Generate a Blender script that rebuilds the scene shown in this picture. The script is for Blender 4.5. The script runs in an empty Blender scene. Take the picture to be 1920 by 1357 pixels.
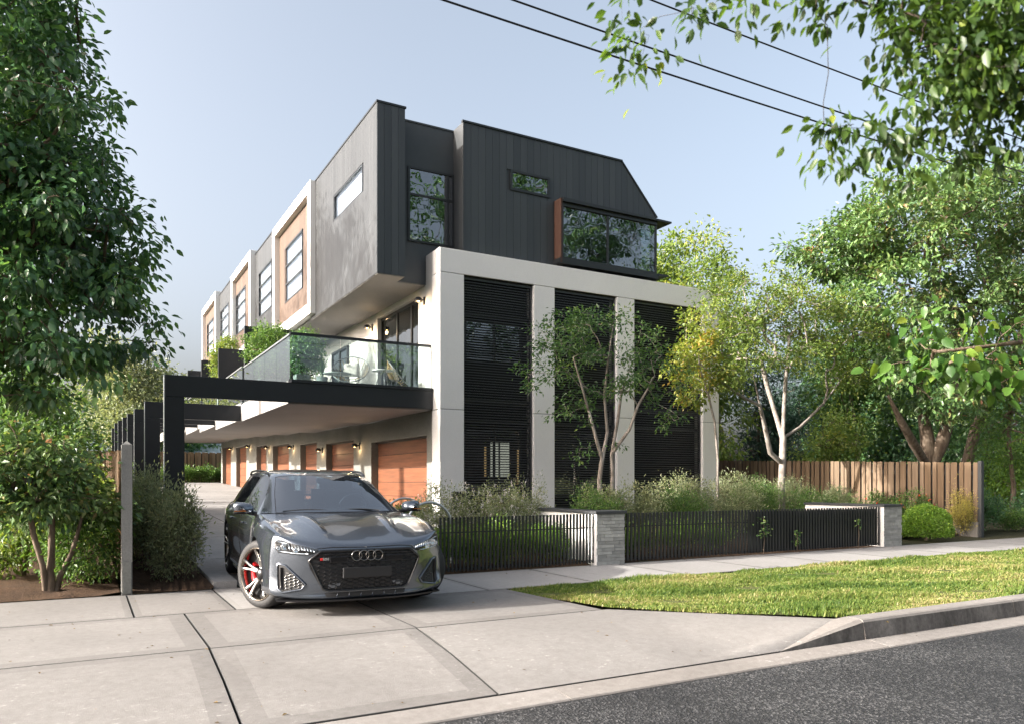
import bpy, bmesh, math, random
import numpy as np
from mathutils import Vector, Matrix, Quaternion
from mathutils.bvhtree import BVHTree
R = math.radians
scene = bpy.context.scene
# ---------------------------------------------------------------- camera
CAM_H, FOC, HORY = 1.36, 1439.0, 902.0
YAW = math.atan(800 / 1439.0)
cam_data = bpy.data.cameras.new('camera')
cam = bpy.data.objects.new('camera', cam_data)
scene.collection.objects.link(cam)
cam.location = (0, 0, CAM_H)
cam.rotation_euler = (R(90), 0, -YAW)
cam_data.sensor_width = 36.0
cam_data.lens = 36.0 * FOC / 1920.0
cam_data.shift_y = (HORY - 678.5) / 1920.0
cam_data.clip_start = 0.1
cam_data.clip_end = 3000
cam_data.dof.use_dof = True
cam_data.dof.focus_distance = 13.0
cam_data.dof.aperture_fstop = 4.0
scene.camera = cam
# ---------------------------------------------------------------- light
SUN_EL = R(20.0)
sun_dir = Vector((-0.990 * math.cos(SUN_EL), 0.141 * math.cos(SUN_EL), math.sin(SUN_EL)))   # towards the sun
world = bpy.data.worlds.new('World'); scene.world = world; world.use_nodes = True
wn = world.node_tree; wn.nodes.clear()
sky = wn.nodes.new('ShaderNodeTexSky'); sky.sky_type = 'NISHITA'; sky.sun_disc = False
sky.sun_elevation = SUN_EL; sky.sun_rotation = math.atan2(sun_dir.x, sun_dir.y)
sky.air_density = 0.68; sky.dust_density = 9.6; sky.ozone_density = 0.4; sky.altitude = 30
bgn = wn.nodes.new('ShaderNodeBackground'); bgn.inputs['Strength'].default_value = 0.15
won = wn.nodes.new('ShaderNodeOutputWorld')
hzn = wn.nodes.new('ShaderNodeHueSaturation'); hzn.inputs['Hue'].default_value = 0.487; hzn.inputs['Saturation'].default_value = 0.68; hzn.inputs['Value'].default_value = 0.92   # even, hazy late-afternoon sky
wn.links.new(sky.outputs[0], hzn.inputs['Color']); wn.links.new(hzn.outputs[0], bgn.inputs[0]); wn.links.new(bgn.outputs[0], won.inputs[0])
sl = bpy.data.lights.new('sun', 'SUN'); sl.energy = 3.7; sl.angle = R(0.6); sl.color = (1.0, 0.95, 0.88)
sun = bpy.data.objects.new('sun', sl); scene.collection.objects.link(sun)
sun.rotation_euler = sun_dir.to_track_quat('Z', 'Y').to_euler(); sun.location = (-30, 10, 20)
vs = scene.view_settings
vs.view_transform = 'Standard'; vs.look = 'None'; vs.gamma = 1.0; vs.exposure = 1.95; vs.use_curve_mapping = False
scene.render.engine = 'CYCLES'
cy = scene.cycles
cy.use_denoising = True
try: cy.denoiser = 'OPENIMAGEDENOISE'; cy.denoising_prefilter = 'ACCURATE'
except Exception: pass
cy.max_bounces = 8; cy.transparent_max_bounces = 16; cy.glossy_bounces = 4; cy.transmission_bounces = 6
cy.sample_clamp_indirect = 6.0; cy.caustics_reflective = False; cy.caustics_refractive = False

# ---------------------------------------------------------------- helpers
COL = scene.collection
def at(px, py, Y):
    """world point seen near a given place of the 1920-wide photograph, at world depth Y (used for vegetation layout)"""
    u = (px - 960) / FOC; v = (HORY - py) / FOC
    c, s = math.cos(YAW), math.sin(YAW)
    t = Y / (c - u * s)
    return Vector(((u * c + s) * t, Y, v * t + CAM_H))
def ground_z(x, y):
    if y < 10.4: return 0.0
    return min(0.031 * (y - 10.4), 1.36)
def tag(o, label=None, cat=None, group=None, kind=None):
    if label: o['label'] = label
    if cat: o['category'] = cat
    if group: o['group'] = group
    if kind: o['kind'] = kind
    return o
def thing(name, label, cat, loc=(0, 0, 0), rz=0.0, group=None):
    o = bpy.data.objects.new(name, None); COL.objects.link(o)
    o.location = loc; o.rotation_euler = (0, 0, rz); o.empty_display_size = 0.2
    return tag(o, label, cat, group)
def link(name, me, parent=None, loc=None, rot=None, scale=None):
    o = bpy.data.objects.new(name, me); COL.objects.link(o)
    if parent is not None: o.parent = parent
    if loc is not None: o.location = loc
    if rot is not None: o.rotation_euler = rot
    if scale is not None: o.scale = scale
    return o
def copy_tree(o, parent=None):
    c = o.copy(); COL.objects.link(c); c.parent = parent
    for ch in list(o.children): copy_tree(ch, c)
    return c
class MB:
    """mesh builder: gathers shapes, builds one mesh object"""
    def __init__(s): s.v = []; s.f = []; s.m = []; s.sm = []
    def add(s, vs, fs, mi=0, smooth=False):
        b = len(s.v); s.v += [tuple(p) for p in vs]
        for f in fs: s.f.append(tuple(b + i for i in f)); s.m.append(mi); s.sm.append(smooth)
        return s
    def box(s, x0, x1, y0, y1, z0, z1, mi=0):
        vs = [(x, y, z) for z in (z0, z1) for x, y in ((x0, y0), (x1, y0), (x1, y1), (x0, y1))]
        return s.add(vs, [(3, 2, 1, 0), (4, 5, 6, 7), (0, 1, 5, 4), (1, 2, 6, 5), (2, 3, 7, 6), (3, 0, 4, 7)], mi)
    def prism(s, pts, axis, a0, a1, mi=0):
        """polygon extruded along an axis; pts are the other two coords in cyclic order x,y / x,z / y,z"""
        def P(p, a): return {'x': (a, p[0], p[1]), 'y': (p[0], a, p[1]), 'z': (p[0], p[1], a)}[axis]
        n = len(pts); area = sum(pts[i][0] * pts[(i + 1) % n][1] - pts[(i + 1) % n][0] * pts[i][1] for i in range(n))
        pp = list(pts) if area > 0 else list(pts)[::-1]
        vs = [P(p, a0) for p in pp] + [P(p, a1) for p in pp]
        fs = [tuple(range(n))[::-1], tuple(range(n, 2 * n))] + [(i, (i + 1) % n, n + (i + 1) % n, n + i) for i in range(n)]
        if axis == 'y': fs = [f[::-1] for f in fs]
        return s.add(vs, fs, mi)
    def tube(s, pts, rad, k=8, mi=0, cap=True, closed=False):
        pts = [Vector(p) for p in pts]; n = len(pts)
        rads = [rad] * n if not hasattr(rad, '__len__') else rad
        vs = []; up = None
        for i, p in enumerate(pts):
            if closed: t = pts[(i + 1) % n] - pts[i - 1]
            else: t = pts[min(i + 1, n - 1)] - pts[max(i - 1, 0)]
            if t.length < 1e-9: t = Vector((0, 0, 1))
            t.normalize()
            if up is None:
                up = Vector((0, 0, 1)) if abs(t.z) < 0.9 else Vector((1, 0, 0))
            up = up - t * up.dot(t)
            if up.length < 1e-6: up = t.orthogonal()
            up.normalize(); sd = t.cross(up)
            for j in range(k):
                a = 2 * math.pi * j / k
                vs.append(p + (up * math.cos(a) + sd * math.sin(a)) * rads[i])
        fs = []
        for i in range(n if closed else n - 1):
            for j in range(k):
                a = i * k + j; b = i * k + (j + 1) % k; i2 = (i + 1) % n
                fs.append((a, i2 * k + j, i2 * k + (j + 1) % k, b))
        s.add(vs, [f[::-1] for f in fs], mi, True)
        if cap and not closed:
            b = len(s.v) - len(vs)
            s.f.append(tuple(b + j for j in range(k))); s.m.append(mi); s.sm.append(False)
            s.f.append(tuple(b + (n - 1) * k + j for j in range(k))[::-1]); s.m.append(mi); s.sm.append(False)
        return s
    def lathe(s, prof, k=32, axis='z', mi=0, smooth=True, origin=(0, 0, 0)):
        """prof: (radius, height) pairs"""
        vs = []
        for r, h in prof:
            for j in range(k):
                a = 2 * math.pi * j / k; c_, s_ = r * math.cos(a), r * math.sin(a)
                p = {'z': (c_, s_, h), 'x': (h, c_, s_), 'y': (s_, h, c_)}[axis]
                vs.append((p[0] + origin[0], p[1] + origin[1], p[2] + origin[2]))
        fs = [(i * k + j, i * k + (j + 1) % k, (i + 1) * k + (j + 1) % k, (i + 1) * k + j) for i in range(len(prof) - 1) for j in range(k)]
        return s.add(vs, fs, mi, smooth)
    def mesh(s, name, mats):
        me = bpy.data.meshes.new(name); me.from_pydata(s.v, [], s.f)
        for m in (mats if isinstance(mats, (list, tuple)) else [mats]): me.materials.append(m)
        me.polygons.foreach_set('material_index', s.m); me.polygons.foreach_set('use_smooth', s.sm)
        me.update(); return me
    def build(s, name, mats, parent=None, loc=None, rot=None, bevel=0.0, seg=2):
        o = link(name, s.mesh(name, mats), parent, loc, rot)
        if bevel:
            b = o.modifiers.new('bevel', 'BEVEL'); b.width = bevel; b.segments = seg; b.limit_method = 'ANGLE'; b.angle_limit = R(40)
        return o
def box(name, m, parent, x0, x1, y0, y1, z0, z1, bevel=0.0):
    return MB().box(x0, x1, y0, y1, z0, z1).build(name, m, parent, bevel=bevel)
def np_mesh(name, V, F, mats, attrs=None, smooth=False):
    """V (n,3) float array; F (m,3) or (m,4) int array"""
    me = bpy.data.meshes.new(name)
    me.vertices.add(len(V)); me.vertices.foreach_set('co', np.ascontiguousarray(V, dtype=np.float32).ravel())
    k = F.shape[1]; me.loops.add(F.size); me.loops.foreach_set('vertex_index', np.ascontiguousarray(F, dtype=np.int32).ravel())
    me.polygons.add(len(F)); me.polygons.foreach_set('loop_start', np.arange(0, F.size, k, dtype=np.int32))
    me.polygons.foreach_set('use_smooth', np.full(len(F), smooth))
    for a, arr in (attrs or {}).items():
        at_ = me.attributes.new(a, 'FLOAT', 'POINT'); at_.data.foreach_set('value', np.asarray(arr, dtype=np.float32))
    for m in (mats if isinstance(mats, (list, tuple)) else [mats]): me.materials.append(m)
    me.update(calc_edges=True); me.validate(); return me
UNIT = {}
def unit_box(m):
    """shared 1x1x1 box mesh (0..1) per material for alike pieces"""
    if m.name not in UNIT: UNIT[m.name] = MB().box(0, 1, 0, 1, 0, 1).mesh('piece_' + m.name, m)
    return UNIT[m.name]
def piece(name, m, parent, x0, x1, y0, y1, z0, z1):
    return link(name, unit_box(m), parent, (x0, y0, z0), None, (x1 - x0, y1 - y0, z1 - z0))

# ---------------------------------------------------------------- materials
class NT:
    def __init__(s, name):
        s.m = bpy.data.materials.new(name); s.m.use_nodes = True; s.t = s.m.node_tree
        s.t.nodes.clear(); s.out = s.n('OutputMaterial'); s._pos = None
    def n(s, kind, **kw):
        nd = s.t.nodes.new('ShaderNode' + kind)
        for k, v in kw.items(): setattr(nd, k, v)
        return nd
    def l(s, a, b): s.t.links.new(a, b)
    def pos(s, scale=(1, 1, 1)):
        if s._pos is None: s._pos = s.n('NewGeometry').outputs['Position']
        if tuple(scale) == (1, 1, 1): return s._pos
        mp = s.n('Mapping'); mp.inputs['Scale'].default_value = scale; s.l(s._pos, mp.inputs[0]); return mp.outputs[0]
    def noise(s, sc, detail=3, rough=0.55, scale=(1, 1, 1), dist=0.0):
        nd = s.n('TexNoise'); nd.inputs['Scale'].default_value = sc; nd.inputs['Detail'].default_value = detail
        nd.inputs['Roughness'].default_value = rough; nd.inputs['Distortion'].default_value = dist
        s.l(s.pos(scale), nd.inputs['Vector']); return nd.outputs['Fac']
    def ramp(s, fac, stops):
        r = s.n('ValToRGB'); e = r.color_ramp.elements
        while len(e) < len(stops): e.new(0.5)
        for el, (p, c) in zip(e, stops): el.position = p; el.color = (*c, 1) if len(c) == 3 else c
        s.l(fac, r.inputs[0]); return r.outputs[0]
    def mix(s, a, b, fac, blend='MIX'):
        x = s.n('Mix', data_type='RGBA', blend_type=blend)
        for sock, v in ((x.inputs[6], a), (x.inputs[7], b), (x.inputs[0], fac)):
            if isinstance(v, (int, float)): sock.default_value = v
            elif isinstance(v, tuple): sock.default_value = (*v, 1)
            else: s.l(v, sock)
        return x.outputs[2]
    def math(s, op, a, b=0.0):
        x = s.n('Math', operation=op)
        for sock, v in ((x.inputs[0], a), (x.inputs[1], b)):
            if isinstance(v, (int, float)): sock.default_value = v
            else: s.l(v, sock)
        return x.outputs[0]
    def bump(s, h, strength=0.3, dist=0.01):
        b = s.n('Bump'); b.inputs['Strength'].default_value = strength; b.inputs['Distance'].default_value = dist
        s.l(h, b.inputs['Height']); return b.outputs[0]
    def bsdf(s, color=None, rough=0.6, metal=0.0, spec=0.5, normal=None, coat=0.0, **kw):
        p = s.n('BsdfPrincipled')
        if isinstance(color, tuple): p.inputs['Base Color'].default_value = (*color, 1)
        elif color is not None: s.l(color, p.inputs['Base Color'])
        if isinstance(rough, (int, float)): p.inputs['Roughness'].default_value = rough
        else: s.l(rough, p.inputs['Roughness'])
        p.inputs['Metallic'].default_value = metal; p.inputs['Specular IOR Level'].default_value = spec
        p.inputs['Coat Weight'].default_value = coat; p.inputs['Coat Roughness'].default_value = 0.04
        if normal is not None: s.l(normal, p.inputs['Normal'])
        for k, v in kw.items(): p.inputs[k.replace('_', ' ')].default_value = v
        return p.outputs[0]
    def done(s, shader): s.l(shader, s.out.inputs[0]); return s.m
def plain(name, color, rough=0.5, metal=0.0, spec=0.5, var=0.12, coat=0.0, sc=6.0, bump=0.0, bsc=60):
    t = NT(name); f = t.noise(sc, 4)
    c = t.mix(tuple(x * (1 - var) for x in color), tuple(min(1, x * (1 + var)) for x in color), f)
    nrm = t.bump(t.noise(bsc, 3), bump, 0.004) if bump else None
    return t.done(t.bsdf(c, rough, metal, spec, nrm, coat))
def pieces_mat(name, stops, rough=0.6, grain=None, gstr=0.25, bump=0.15, spec=0.4):
    """colour varies from piece to piece (object random) plus a grain stretched along one axis"""
    t = NT(name); oi = t.n('ObjectInfo'); c = t.ramp(oi.outputs['Random'], stops)
    g = t.noise(1.0, 5, 0.6, grain or (8, 8, 8), 0.3)
    c = t.mix(c, t.ramp(g, [(0.25, (0.35, 0.35, 0.35)), (0.75, (1, 1, 1))]), gstr * 2, 'MULTIPLY')
    return t.done(t.bsdf(c, rough, 0, spec, t.bump(g, bump, 0.004)))
M = {}
def concrete(name, c0, c1, stain=0.35, bump=0.25, fine=160, rough=0.85):
    t = NT(name)
    big = t.noise(0.55, 6, 0.62, dist=0.5); mid = t.noise(13, 8, 0.72, (1, 1, 0.45)); fn = t.noise(fine, 2, 0.5)
    c = t.mix(c0, c1, t.ramp(big, [(0.3, (0, 0, 0)), (0.7, (1, 1, 1))]))
    c = t.mix(c, t.ramp(mid, [(0.36, (0.76, 0.745, 0.73)), (0.58, (1, 1, 1))]), stain, 'MULTIPLY')
    c = t.mix(c, t.ramp(fn, [(0.3, (0.62, 0.62, 0.62)), (0.6, (1, 1, 1))]), 0.5, 'MULTIPLY')
    oi = t.n('ObjectInfo')
    c = t.mix(c, t.ramp(oi.outputs['Random'], [(0, (0.9, 0.89, 0.88)), (1, (1, 1, 1))]), 1.0, 'MULTIPLY')
    vc = t.n('TexVoronoi', feature='DISTANCE_TO_EDGE'); vc.inputs['Scale'].default_value = 0.42; wv = t.n('Mix', data_type='VECTOR'); nz = t.n('TexNoise'); nz.inputs['Scale'].default_value = 1.6; nz.inputs['Detail'].default_value = 5; t.l(t.pos(), nz.inputs['Vector']); wv.inputs[0].default_value = 0.42; t.l(t.pos(), wv.inputs[4]); t.l(nz.outputs['Color'], wv.inputs[5]); t.l(wv.outputs[1], vc.inputs['Vector'])
    crk = t.math('MULTIPLY', t.ramp(vc.outputs['Distance'], [(0.0, (1, 1, 1)), (0.0035, (0, 0, 0))]), t.ramp(t.noise(0.6, 2), [(0.56, (0, 0, 0)), (0.64, (1, 1, 1))]))
    if stain > 0.3: c = t.mix(c, (0.07, 0.065, 0.06), t.math('MULTIPLY', crk, 0.75))
    sp2 = t.ramp(t.noise(24, 6, 0.75, (0.6, 1, 1)), [(0.58, (0, 0, 0)), (0.68, (1, 1, 1))])
    if stain > 0.3: c = t.mix(c, t.mix(c, (0.50, 0.485, 0.465), 0.5), t.math('MULTIPLY', sp2, t.ramp(big, [(0.45, (0, 0, 0)), (0.6, (1, 1, 1))])))
    h = t.math('ADD', t.math('MULTIPLY', fn, 0.6), mid)
    return t.done(t.bsdf(c, rough, 0, 0.3, t.bump(h, bump, 0.006)))
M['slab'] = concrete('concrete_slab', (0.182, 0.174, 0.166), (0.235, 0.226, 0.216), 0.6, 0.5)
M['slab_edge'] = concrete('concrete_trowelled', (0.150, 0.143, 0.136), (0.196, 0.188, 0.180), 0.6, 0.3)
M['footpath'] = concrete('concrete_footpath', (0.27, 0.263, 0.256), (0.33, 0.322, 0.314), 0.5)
M['footpath_edge'] = concrete('concrete_footpath_edge', (0.24, 0.232, 0.224), (0.29, 0.282, 0.274), 0.5, 0.2)
M['drive'] = concrete('concrete_drive', (0.25, 0.248, 0.245), (0.33, 0.325, 0.32), 0.6, 0.15)
M['kerb'] = concrete('concrete_kerb', (0.20, 0.188, 0.176), (0.27, 0.254, 0.238), 0.7)
def kerb_face():  # weathered mottling, with the kerb front's shade painted into a darker colour
    t = NT('kerb_weathered_shade'); a = t.noise(3.0, 5, 0.7, (1, 1, 0.35)); b = t.noise(26, 5, 0.7)
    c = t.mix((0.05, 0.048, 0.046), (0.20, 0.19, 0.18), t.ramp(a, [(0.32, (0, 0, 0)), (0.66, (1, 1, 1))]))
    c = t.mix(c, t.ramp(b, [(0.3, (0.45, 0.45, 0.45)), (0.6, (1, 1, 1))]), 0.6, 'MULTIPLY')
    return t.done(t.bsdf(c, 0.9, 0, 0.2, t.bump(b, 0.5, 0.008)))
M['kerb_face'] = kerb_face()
def asphalt():
    t = NT('asphalt'); vo = t.n('TexVoronoi'); vo.inputs['Scale'].default_value = 62; t.l(t.pos(), vo.inputs['Vector'])
    a = t.noise(0.7, 4, 0.6); b = t.noise(220, 2)
    c = t.mix((0.013, 0.0135, 0.0148), (0.032, 0.0325, 0.034), t.ramp(a, [(0.35, (0, 0, 0)), (0.65, (1, 1, 1))]))
    c = t.mix(c, t.ramp(t.noise(0.22, 3, 0.6, (0.35, 1, 1)), [(0.44, (0.62, 0.62, 0.63)), (0.56, (1.1, 1.1, 1.1))]), 0.8, 'MULTIPLY')
    sp = t.ramp(vo.outputs['Color'], [(0.30, (0.35, 0.35, 0.35)), (0.62, (1.0, 1.0, 1.0)), (0.90, (4.4, 4.3, 4.1))])
    c = t.mix(c, sp, 1.0, 'MULTIPLY')
    h = t.math('ADD', vo.outputs['Distance'], t.math('MULTIPLY', b, 0.5))
    return t.done(t.bsdf(c, 0.62, 0, 0.5, t.bump(h, 1.0, 0.012)))
M['asphalt'] = asphalt()
def soil(name, c0, c1):
    t = NT(name); a = t.noise(5, 6, 0.7); b = t.noise(45, 4, 0.7)
    c = t.mix(c0, c1, t.ramp(t.math('ADD', t.math('MULTIPLY', a, 0.5), t.math('MULTIPLY', b, 0.5)), [(0.35, (0, 0, 0)), (0.65, (1, 1, 1))]))
    return t.done(t.bsdf(c, 0.95, 0, 0.15, t.bump(b, 1.0, 0.03)))
M['soil'] = soil('garden_soil', (0.028, 0.018, 0.012), (0.115, 0.072, 0.045))
M['ground'] = soil('ground_earth', (0.03, 0.03, 0.016), (0.09, 0.085, 0.045))
M['turf'] = soil('turf_soil', (0.05, 0.06, 0.02), (0.12, 0.13, 0.045))
M['render_white'] = concrete('white_render', (0.80, 0.795, 0.785), (0.86, 0.855, 0.845), 0.10, 0.08, 90, 0.75)
M['render_grey'] = concrete('grey_render', (0.20, 0.20, 0.19), (0.26, 0.255, 0.24), 0.3, 0.1, 60, 0.8)
M['balcony_render'] = concrete('balcony_render', (0.52, 0.515, 0.505), (0.58, 0.575, 0.565), 0.15, 0.08, 90, 0.75)
M['soffit'] = concrete('soffit_board', (0.22, 0.217, 0.212), (0.26, 0.256, 0.25), 0.15, 0.04, 60, 0.7)
M['garage_wall'] = concrete('garage_wall_render', (0.185, 0.19, 0.175), (0.25, 0.255, 0.235), 0.3, 0.2, 40, 0.85)
M['seam'] = plain('dark_joint', (0.03, 0.03, 0.03), 0.9)
M['board_dark'] = pieces_mat('charcoal_cladding', [(0, (0.036, 0.043, 0.049)), (1, (0.050, 0.058, 0.064))], 0.42, (9, 9, 0.6), 0.12, 0.05, 0.4)
M['wall_dark'] = plain('charcoal_wall', (0.040, 0.046, 0.051), 0.5, var=0.15)
M['board_side'] = pieces_mat('weathered_grey_cladding', [(0, (0.042, 0.046, 0.049)), (1, (0.056, 0.060, 0.063))], 0.45, (6, 6, 0.35), 0.3, 0.05, 0.5)
M['timber_panel'] = pieces_mat('brown_cladding', [(0, (0.112, 0.074, 0.052)), (1, (0.148, 0.100, 0.072))], 0.55, (14, 14, 0.5), 0.35, 0.1)
M['garage_door'] = pieces_mat('cedar_door_panel', [(0, (0.175, 0.062, 0.028)), (0.5, (0.215, 0.078, 0.035)), (1, (0.255, 0.096, 0.044))], 0.5, (20, 0.9, 16), 0.45, 0.1)
M['fence_wood'] = pieces_mat('paling_timber', [(0, (0.155, 0.103, 0.062)), (0.5, (0.20, 0.138, 0.088)), (1, (0.245, 0.178, 0.122))], 0.8, (16, 16, 0.8), 0.35, 0.3, 0.2)
M['black_steel'] = plain('black_steel', (0.0115, 0.013, 0.017), 0.38, 0.0, 0.4, 0.25)
M['black_frame'] = plain('black_window_frame', (0.014, 0.016, 0.018), 0.35)
M['slat'] = plain('black_slat', (0.030, 0.033, 0.038), 0.28, 0.0, 0.6, 0.2)
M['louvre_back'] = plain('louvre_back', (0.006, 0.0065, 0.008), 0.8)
M['picket'] = pieces_mat('black_picket', [(0, (0.009, 0.0105, 0.0125)), (1, (0.015, 0.017, 0.020))], 0.35, (10, 10, 1), 0.1, 0.02, 0.5)
M['steel'] = plain('galvanised_steel', (0.50, 0.52, 0.54), 0.3, 0.9, 0.5, 0.1)
M['cap_dark'] = plain('dark_stone_cap', (0.028, 0.031, 0.034), 0.55)
M['rust'] = pieces_mat('cedar_reveal', [(0, (0.075, 0.036, 0.024)), (1, (0.10, 0.048, 0.032))], 0.6, (20, 20, 0.8), 0.3)
M['brick'] = pieces_mat('pale_grey_brick', [(0, (0.27, 0.275, 0.265)), (0.5, (0.34, 0.345, 0.335)), (1, (0.42, 0.425, 0.41))], 0.85, (9, 9, 9), 0.25, 0.4, 0.2)
M['mortar'] = plain('mortar', (0.34, 0.335, 0.32), 0.95)
M['iron_roof'] = plain('metal_roof_sheet', (0.45, 0.52, 0.58), 0.35, 0.3)
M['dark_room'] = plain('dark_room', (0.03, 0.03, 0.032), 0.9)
M['pale_room'] = plain('pale_room', (0.45, 0.47, 0.5), 0.9)
M['sheen_panel'] = plain('white_sheen_panel', (0.78, 0.79, 0.80), 0.8)
def glass(name, tint, ior, rough=0.0, wave=0.0):
    t = NT(name); tr = t.n('BsdfTransparent'); tr.inputs[0].default_value = (*tint, 1)
    gl = t.n('BsdfGlossy'); gl.inputs['Roughness'].default_value = rough; gl.inputs['Color'].default_value = (0.97, 0.98, 1, 1)
    fr = t.n('Fresnel'); gm_ = t.n('NewGeometry')   # same reflectance on both faces of a pane
    t.l(t.math('ADD', t.math('MULTIPLY', gm_.outputs['Backfacing'], 1.0 / ior - ior), ior), fr.inputs['IOR'])
    if wave:
        b = t.bump(t.noise(2.2, 1, 0.4), wave, 0.02); t.l(b, gl.inputs['Normal'])
    mx = t.n('MixShader'); t.l(fr.outputs[0], mx.inputs[0]); t.l(tr.outputs[0], mx.inputs[1]); t.l(gl.outputs[0], mx.inputs[2])
    return t.done(mx.outputs[0])
M['glass_window'] = glass('window_glass', (0.45, 0.5, 0.52), 2.4, 0.0, 0.22)
M['glass_side'] = glass('side_window_glass', (0.86, 0.9, 0.93), 1.7)
M['glass_clear'] = glass('balustrade_glass', (0.72, 0.79, 0.78), 1.8)
M['glass_car'] = glass('car_glass', (0.36, 0.45, 0.52), 3.3)
M['glass_tint'] = glass('tinted_glass', (0.05, 0.055, 0.06), 1.5)
M['glass_lamp'] = glass('headlight_glass', (0.92, 0.95, 0.97), 1.5)
def emit(name, col, st):
    t = NT(name); e = t.n('Emission'); e.inputs[0].default_value = (*col, 1); e.inputs[1].default_value = st
    return t.done(e.outputs[0])
M['bulb'] = emit('lamp_bulb', (1.0, 0.55, 0.18), 5)
M['lit_room'] = emit('lit_room_wall', (1.0, 0.86, 0.66), 0.5)
M['lit_amber'] = emit('lit_amber_curtain', (1.0, 0.55, 0.22), 0.4)
def leaf_mat(name, stops, trans=0.35, rough=0.42, spec=0.45, tgain=(1.5, 1.5, 0.8), gain=1.6):
    stops = [(p_, tuple(min(0.8, x * gain) for x in c_)) for p_, c_ in stops]; t = NT(name); a = t.n('Attribute', attribute_name='rnd'); c = t.ramp(a.outputs['Fac'], stops)
    p = t.bsdf(c, rough, 0, spec)
    tl = t.n('BsdfTranslucent'); t.l(t.mix(c, tuple(tgain), 1.0, 'MULTIPLY'), tl.inputs[0])
    mx = t.n('MixShader'); mx.inputs[0].default_value = trans
    t.l(p, mx.inputs[1]); t.l(tl.outputs[0], mx.inputs[2]); return t.done(mx.outputs[0])
def bark(name, c0, c1):
    t = NT(name); a = t.noise(9, 5, 0.7, (1, 1, 0.3)); b = t.noise(50, 4, 0.7, (1, 1, 0.4))
    c = t.mix(c0, c1, t.ramp(a, [(0.35, (0, 0, 0)), (0.65, (1, 1, 1))]))
    return t.done(t.bsdf(c, 0.9, 0, 0.2, t.bump(b, 0.8, 0.01)))
M['bark_pale'] = bark('pale_bark', (0.16, 0.13, 0.11), (0.40, 0.36, 0.32))
M['bark_brown'] = bark('brown_bark', (0.07, 0.05, 0.036), (0.20, 0.155, 0.115))
M['bark_dark'] = bark('dark_bark', (0.035, 0.028, 0.022), (0.10, 0.08, 0.06))
# ================================================================ the setting
def struct(o): return tag(o, kind='structure')
# ground sheet
def ground_sheet():
    ys = [(-900, -0.20), (-5.4, -0.20), (-5.2, -0.34), (4.3, -0.34), (4.72, -0.34), (4.74, -0.16), (8.5, -0.16), (10.3, -0.14), (10.45, -0.03), (20, 0.27), (30, 0.58), (40, 0.89), (50, 1.20), (56, 1.30), (1500, 1.30)]
    xs = [-900, -30, -6, 0.4, 4.4, 8, 19.3, 26, 60, 1200]
    V = [(x, y, z) for y, z in ys for x in xs]; n = len(xs)
    F = [(j * n + i, j * n + i + 1, (j + 1) * n + i + 1, (j + 1) * n + i) for j in range(len(ys) - 1) for i in range(n - 1)]
    struct(MB().add(V, F).build('ground', M['ground']))
ground_sheet()
struct(MB().add([(-120, -5.1, -0.16), (160, -5.1, -0.16), (160, -0.3, -0.10), (-120, -0.3, -0.10), (160, 4.52, -0.165), (-120, 4.52, -0.165)],
                [(0, 1, 2, 3), (3, 2, 4, 5)]).build('road', M['asphalt']))
# slabs: each slab its own piece, trowelled border round a broomed field
def slab_mesh(poly, zf, th, border, mats, gap=0.0075):
    P = [Vector((x, y)) for x, y in poly]; n = len(P)
    c = sum(P, Vector((0, 0))) / n
    def inset(Q, d):
        out = []
        for i in range(n):
            a, b, e = Q[i - 1], Q[i], Q[(i + 1) % n]
            d1 = (b - a).normalized(); d2 = (e - b).normalized()
            n1 = Vector((-d1.y, d1.x)); n2 = Vector((-d2.y, d2.x))
            m = (n1 + n2); m = m / max(m.dot(n1), 0.3)
            out.append(b + m * d)
        return out
    A = inset(P, gap); A2 = inset(P, gap + 0.004); B = inset(P, gap + border)
    vs = [(p.x, p.y, zf(p.x, p.y) - th) for p in A] + [(p.x, p.y, zf(p.x, p.y) - 0.004) for p in A] + [(p.x, p.y, zf(p.x, p.y)) for p in A2] + [(p.x, p.y, zf(p.x, p.y) + 0.001) for p in B]
    mb = MB(); fs1 = []
    for i in range(n):
        j = (i + 1) % n
        fs1 += [(i, j, n + j, n + i), (n + i, n + j, 2 * n + j, 2 * n + i), (2 * n + i, 2 * n + j, 3 * n + j, 3 * n + i)]
    mb.add(vs, fs1, 1)
    for q in range(n): mb.m[3 * q] = 2; mb.m[3 * q + 1] = 2
    mb.f.append(tuple(range(3 * n, 4 * n))); mb.m.append(0); mb.sm.append(False)
    return mb.mesh('slab', list(mats) + [M['seam']])
def slab(poly, zf, parent, mats, border=0.07, th=0.12):
    return link('slab', slab_mesh(poly, zf, th, border, mats), parent)
flat = lambda x, y: 0.0
def apron_z(x, y):
    t = max(0.0, min(1.0, (6.70 - y) / 2.0)); return -0.125 * t * t * (1.6 - 0.6 * t)
foot = struct(bpy.data.objects.new('footpath', None)); COL.objects.link(foot)
fx = [-9.3, -6.9, -4.4, -2.0, 0.43, 1.40, 2.9, 4.42, 6.03, 7.70, 9.37, 11.04, 12.7, 14.4, 16.05, 17.7, 19.4, 21.0, 22.7, 24.4, 26.0, 28.5, 31, 34, 38, 44]
for a, b in zip(fx, fx[1:]):
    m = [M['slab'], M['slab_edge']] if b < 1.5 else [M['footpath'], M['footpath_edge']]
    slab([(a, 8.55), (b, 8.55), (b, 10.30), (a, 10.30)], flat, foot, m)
apron = struct(bpy.data.objects.new('driveway_apron', None)); COL.objects.link(apron)
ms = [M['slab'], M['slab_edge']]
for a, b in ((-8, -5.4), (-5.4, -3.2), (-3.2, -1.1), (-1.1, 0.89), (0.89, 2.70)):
    slab([(a, 6.67), (b, 6.67), (b, 8.55), (a, 8.55)], flat, apron, ms, 0.16)
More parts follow.
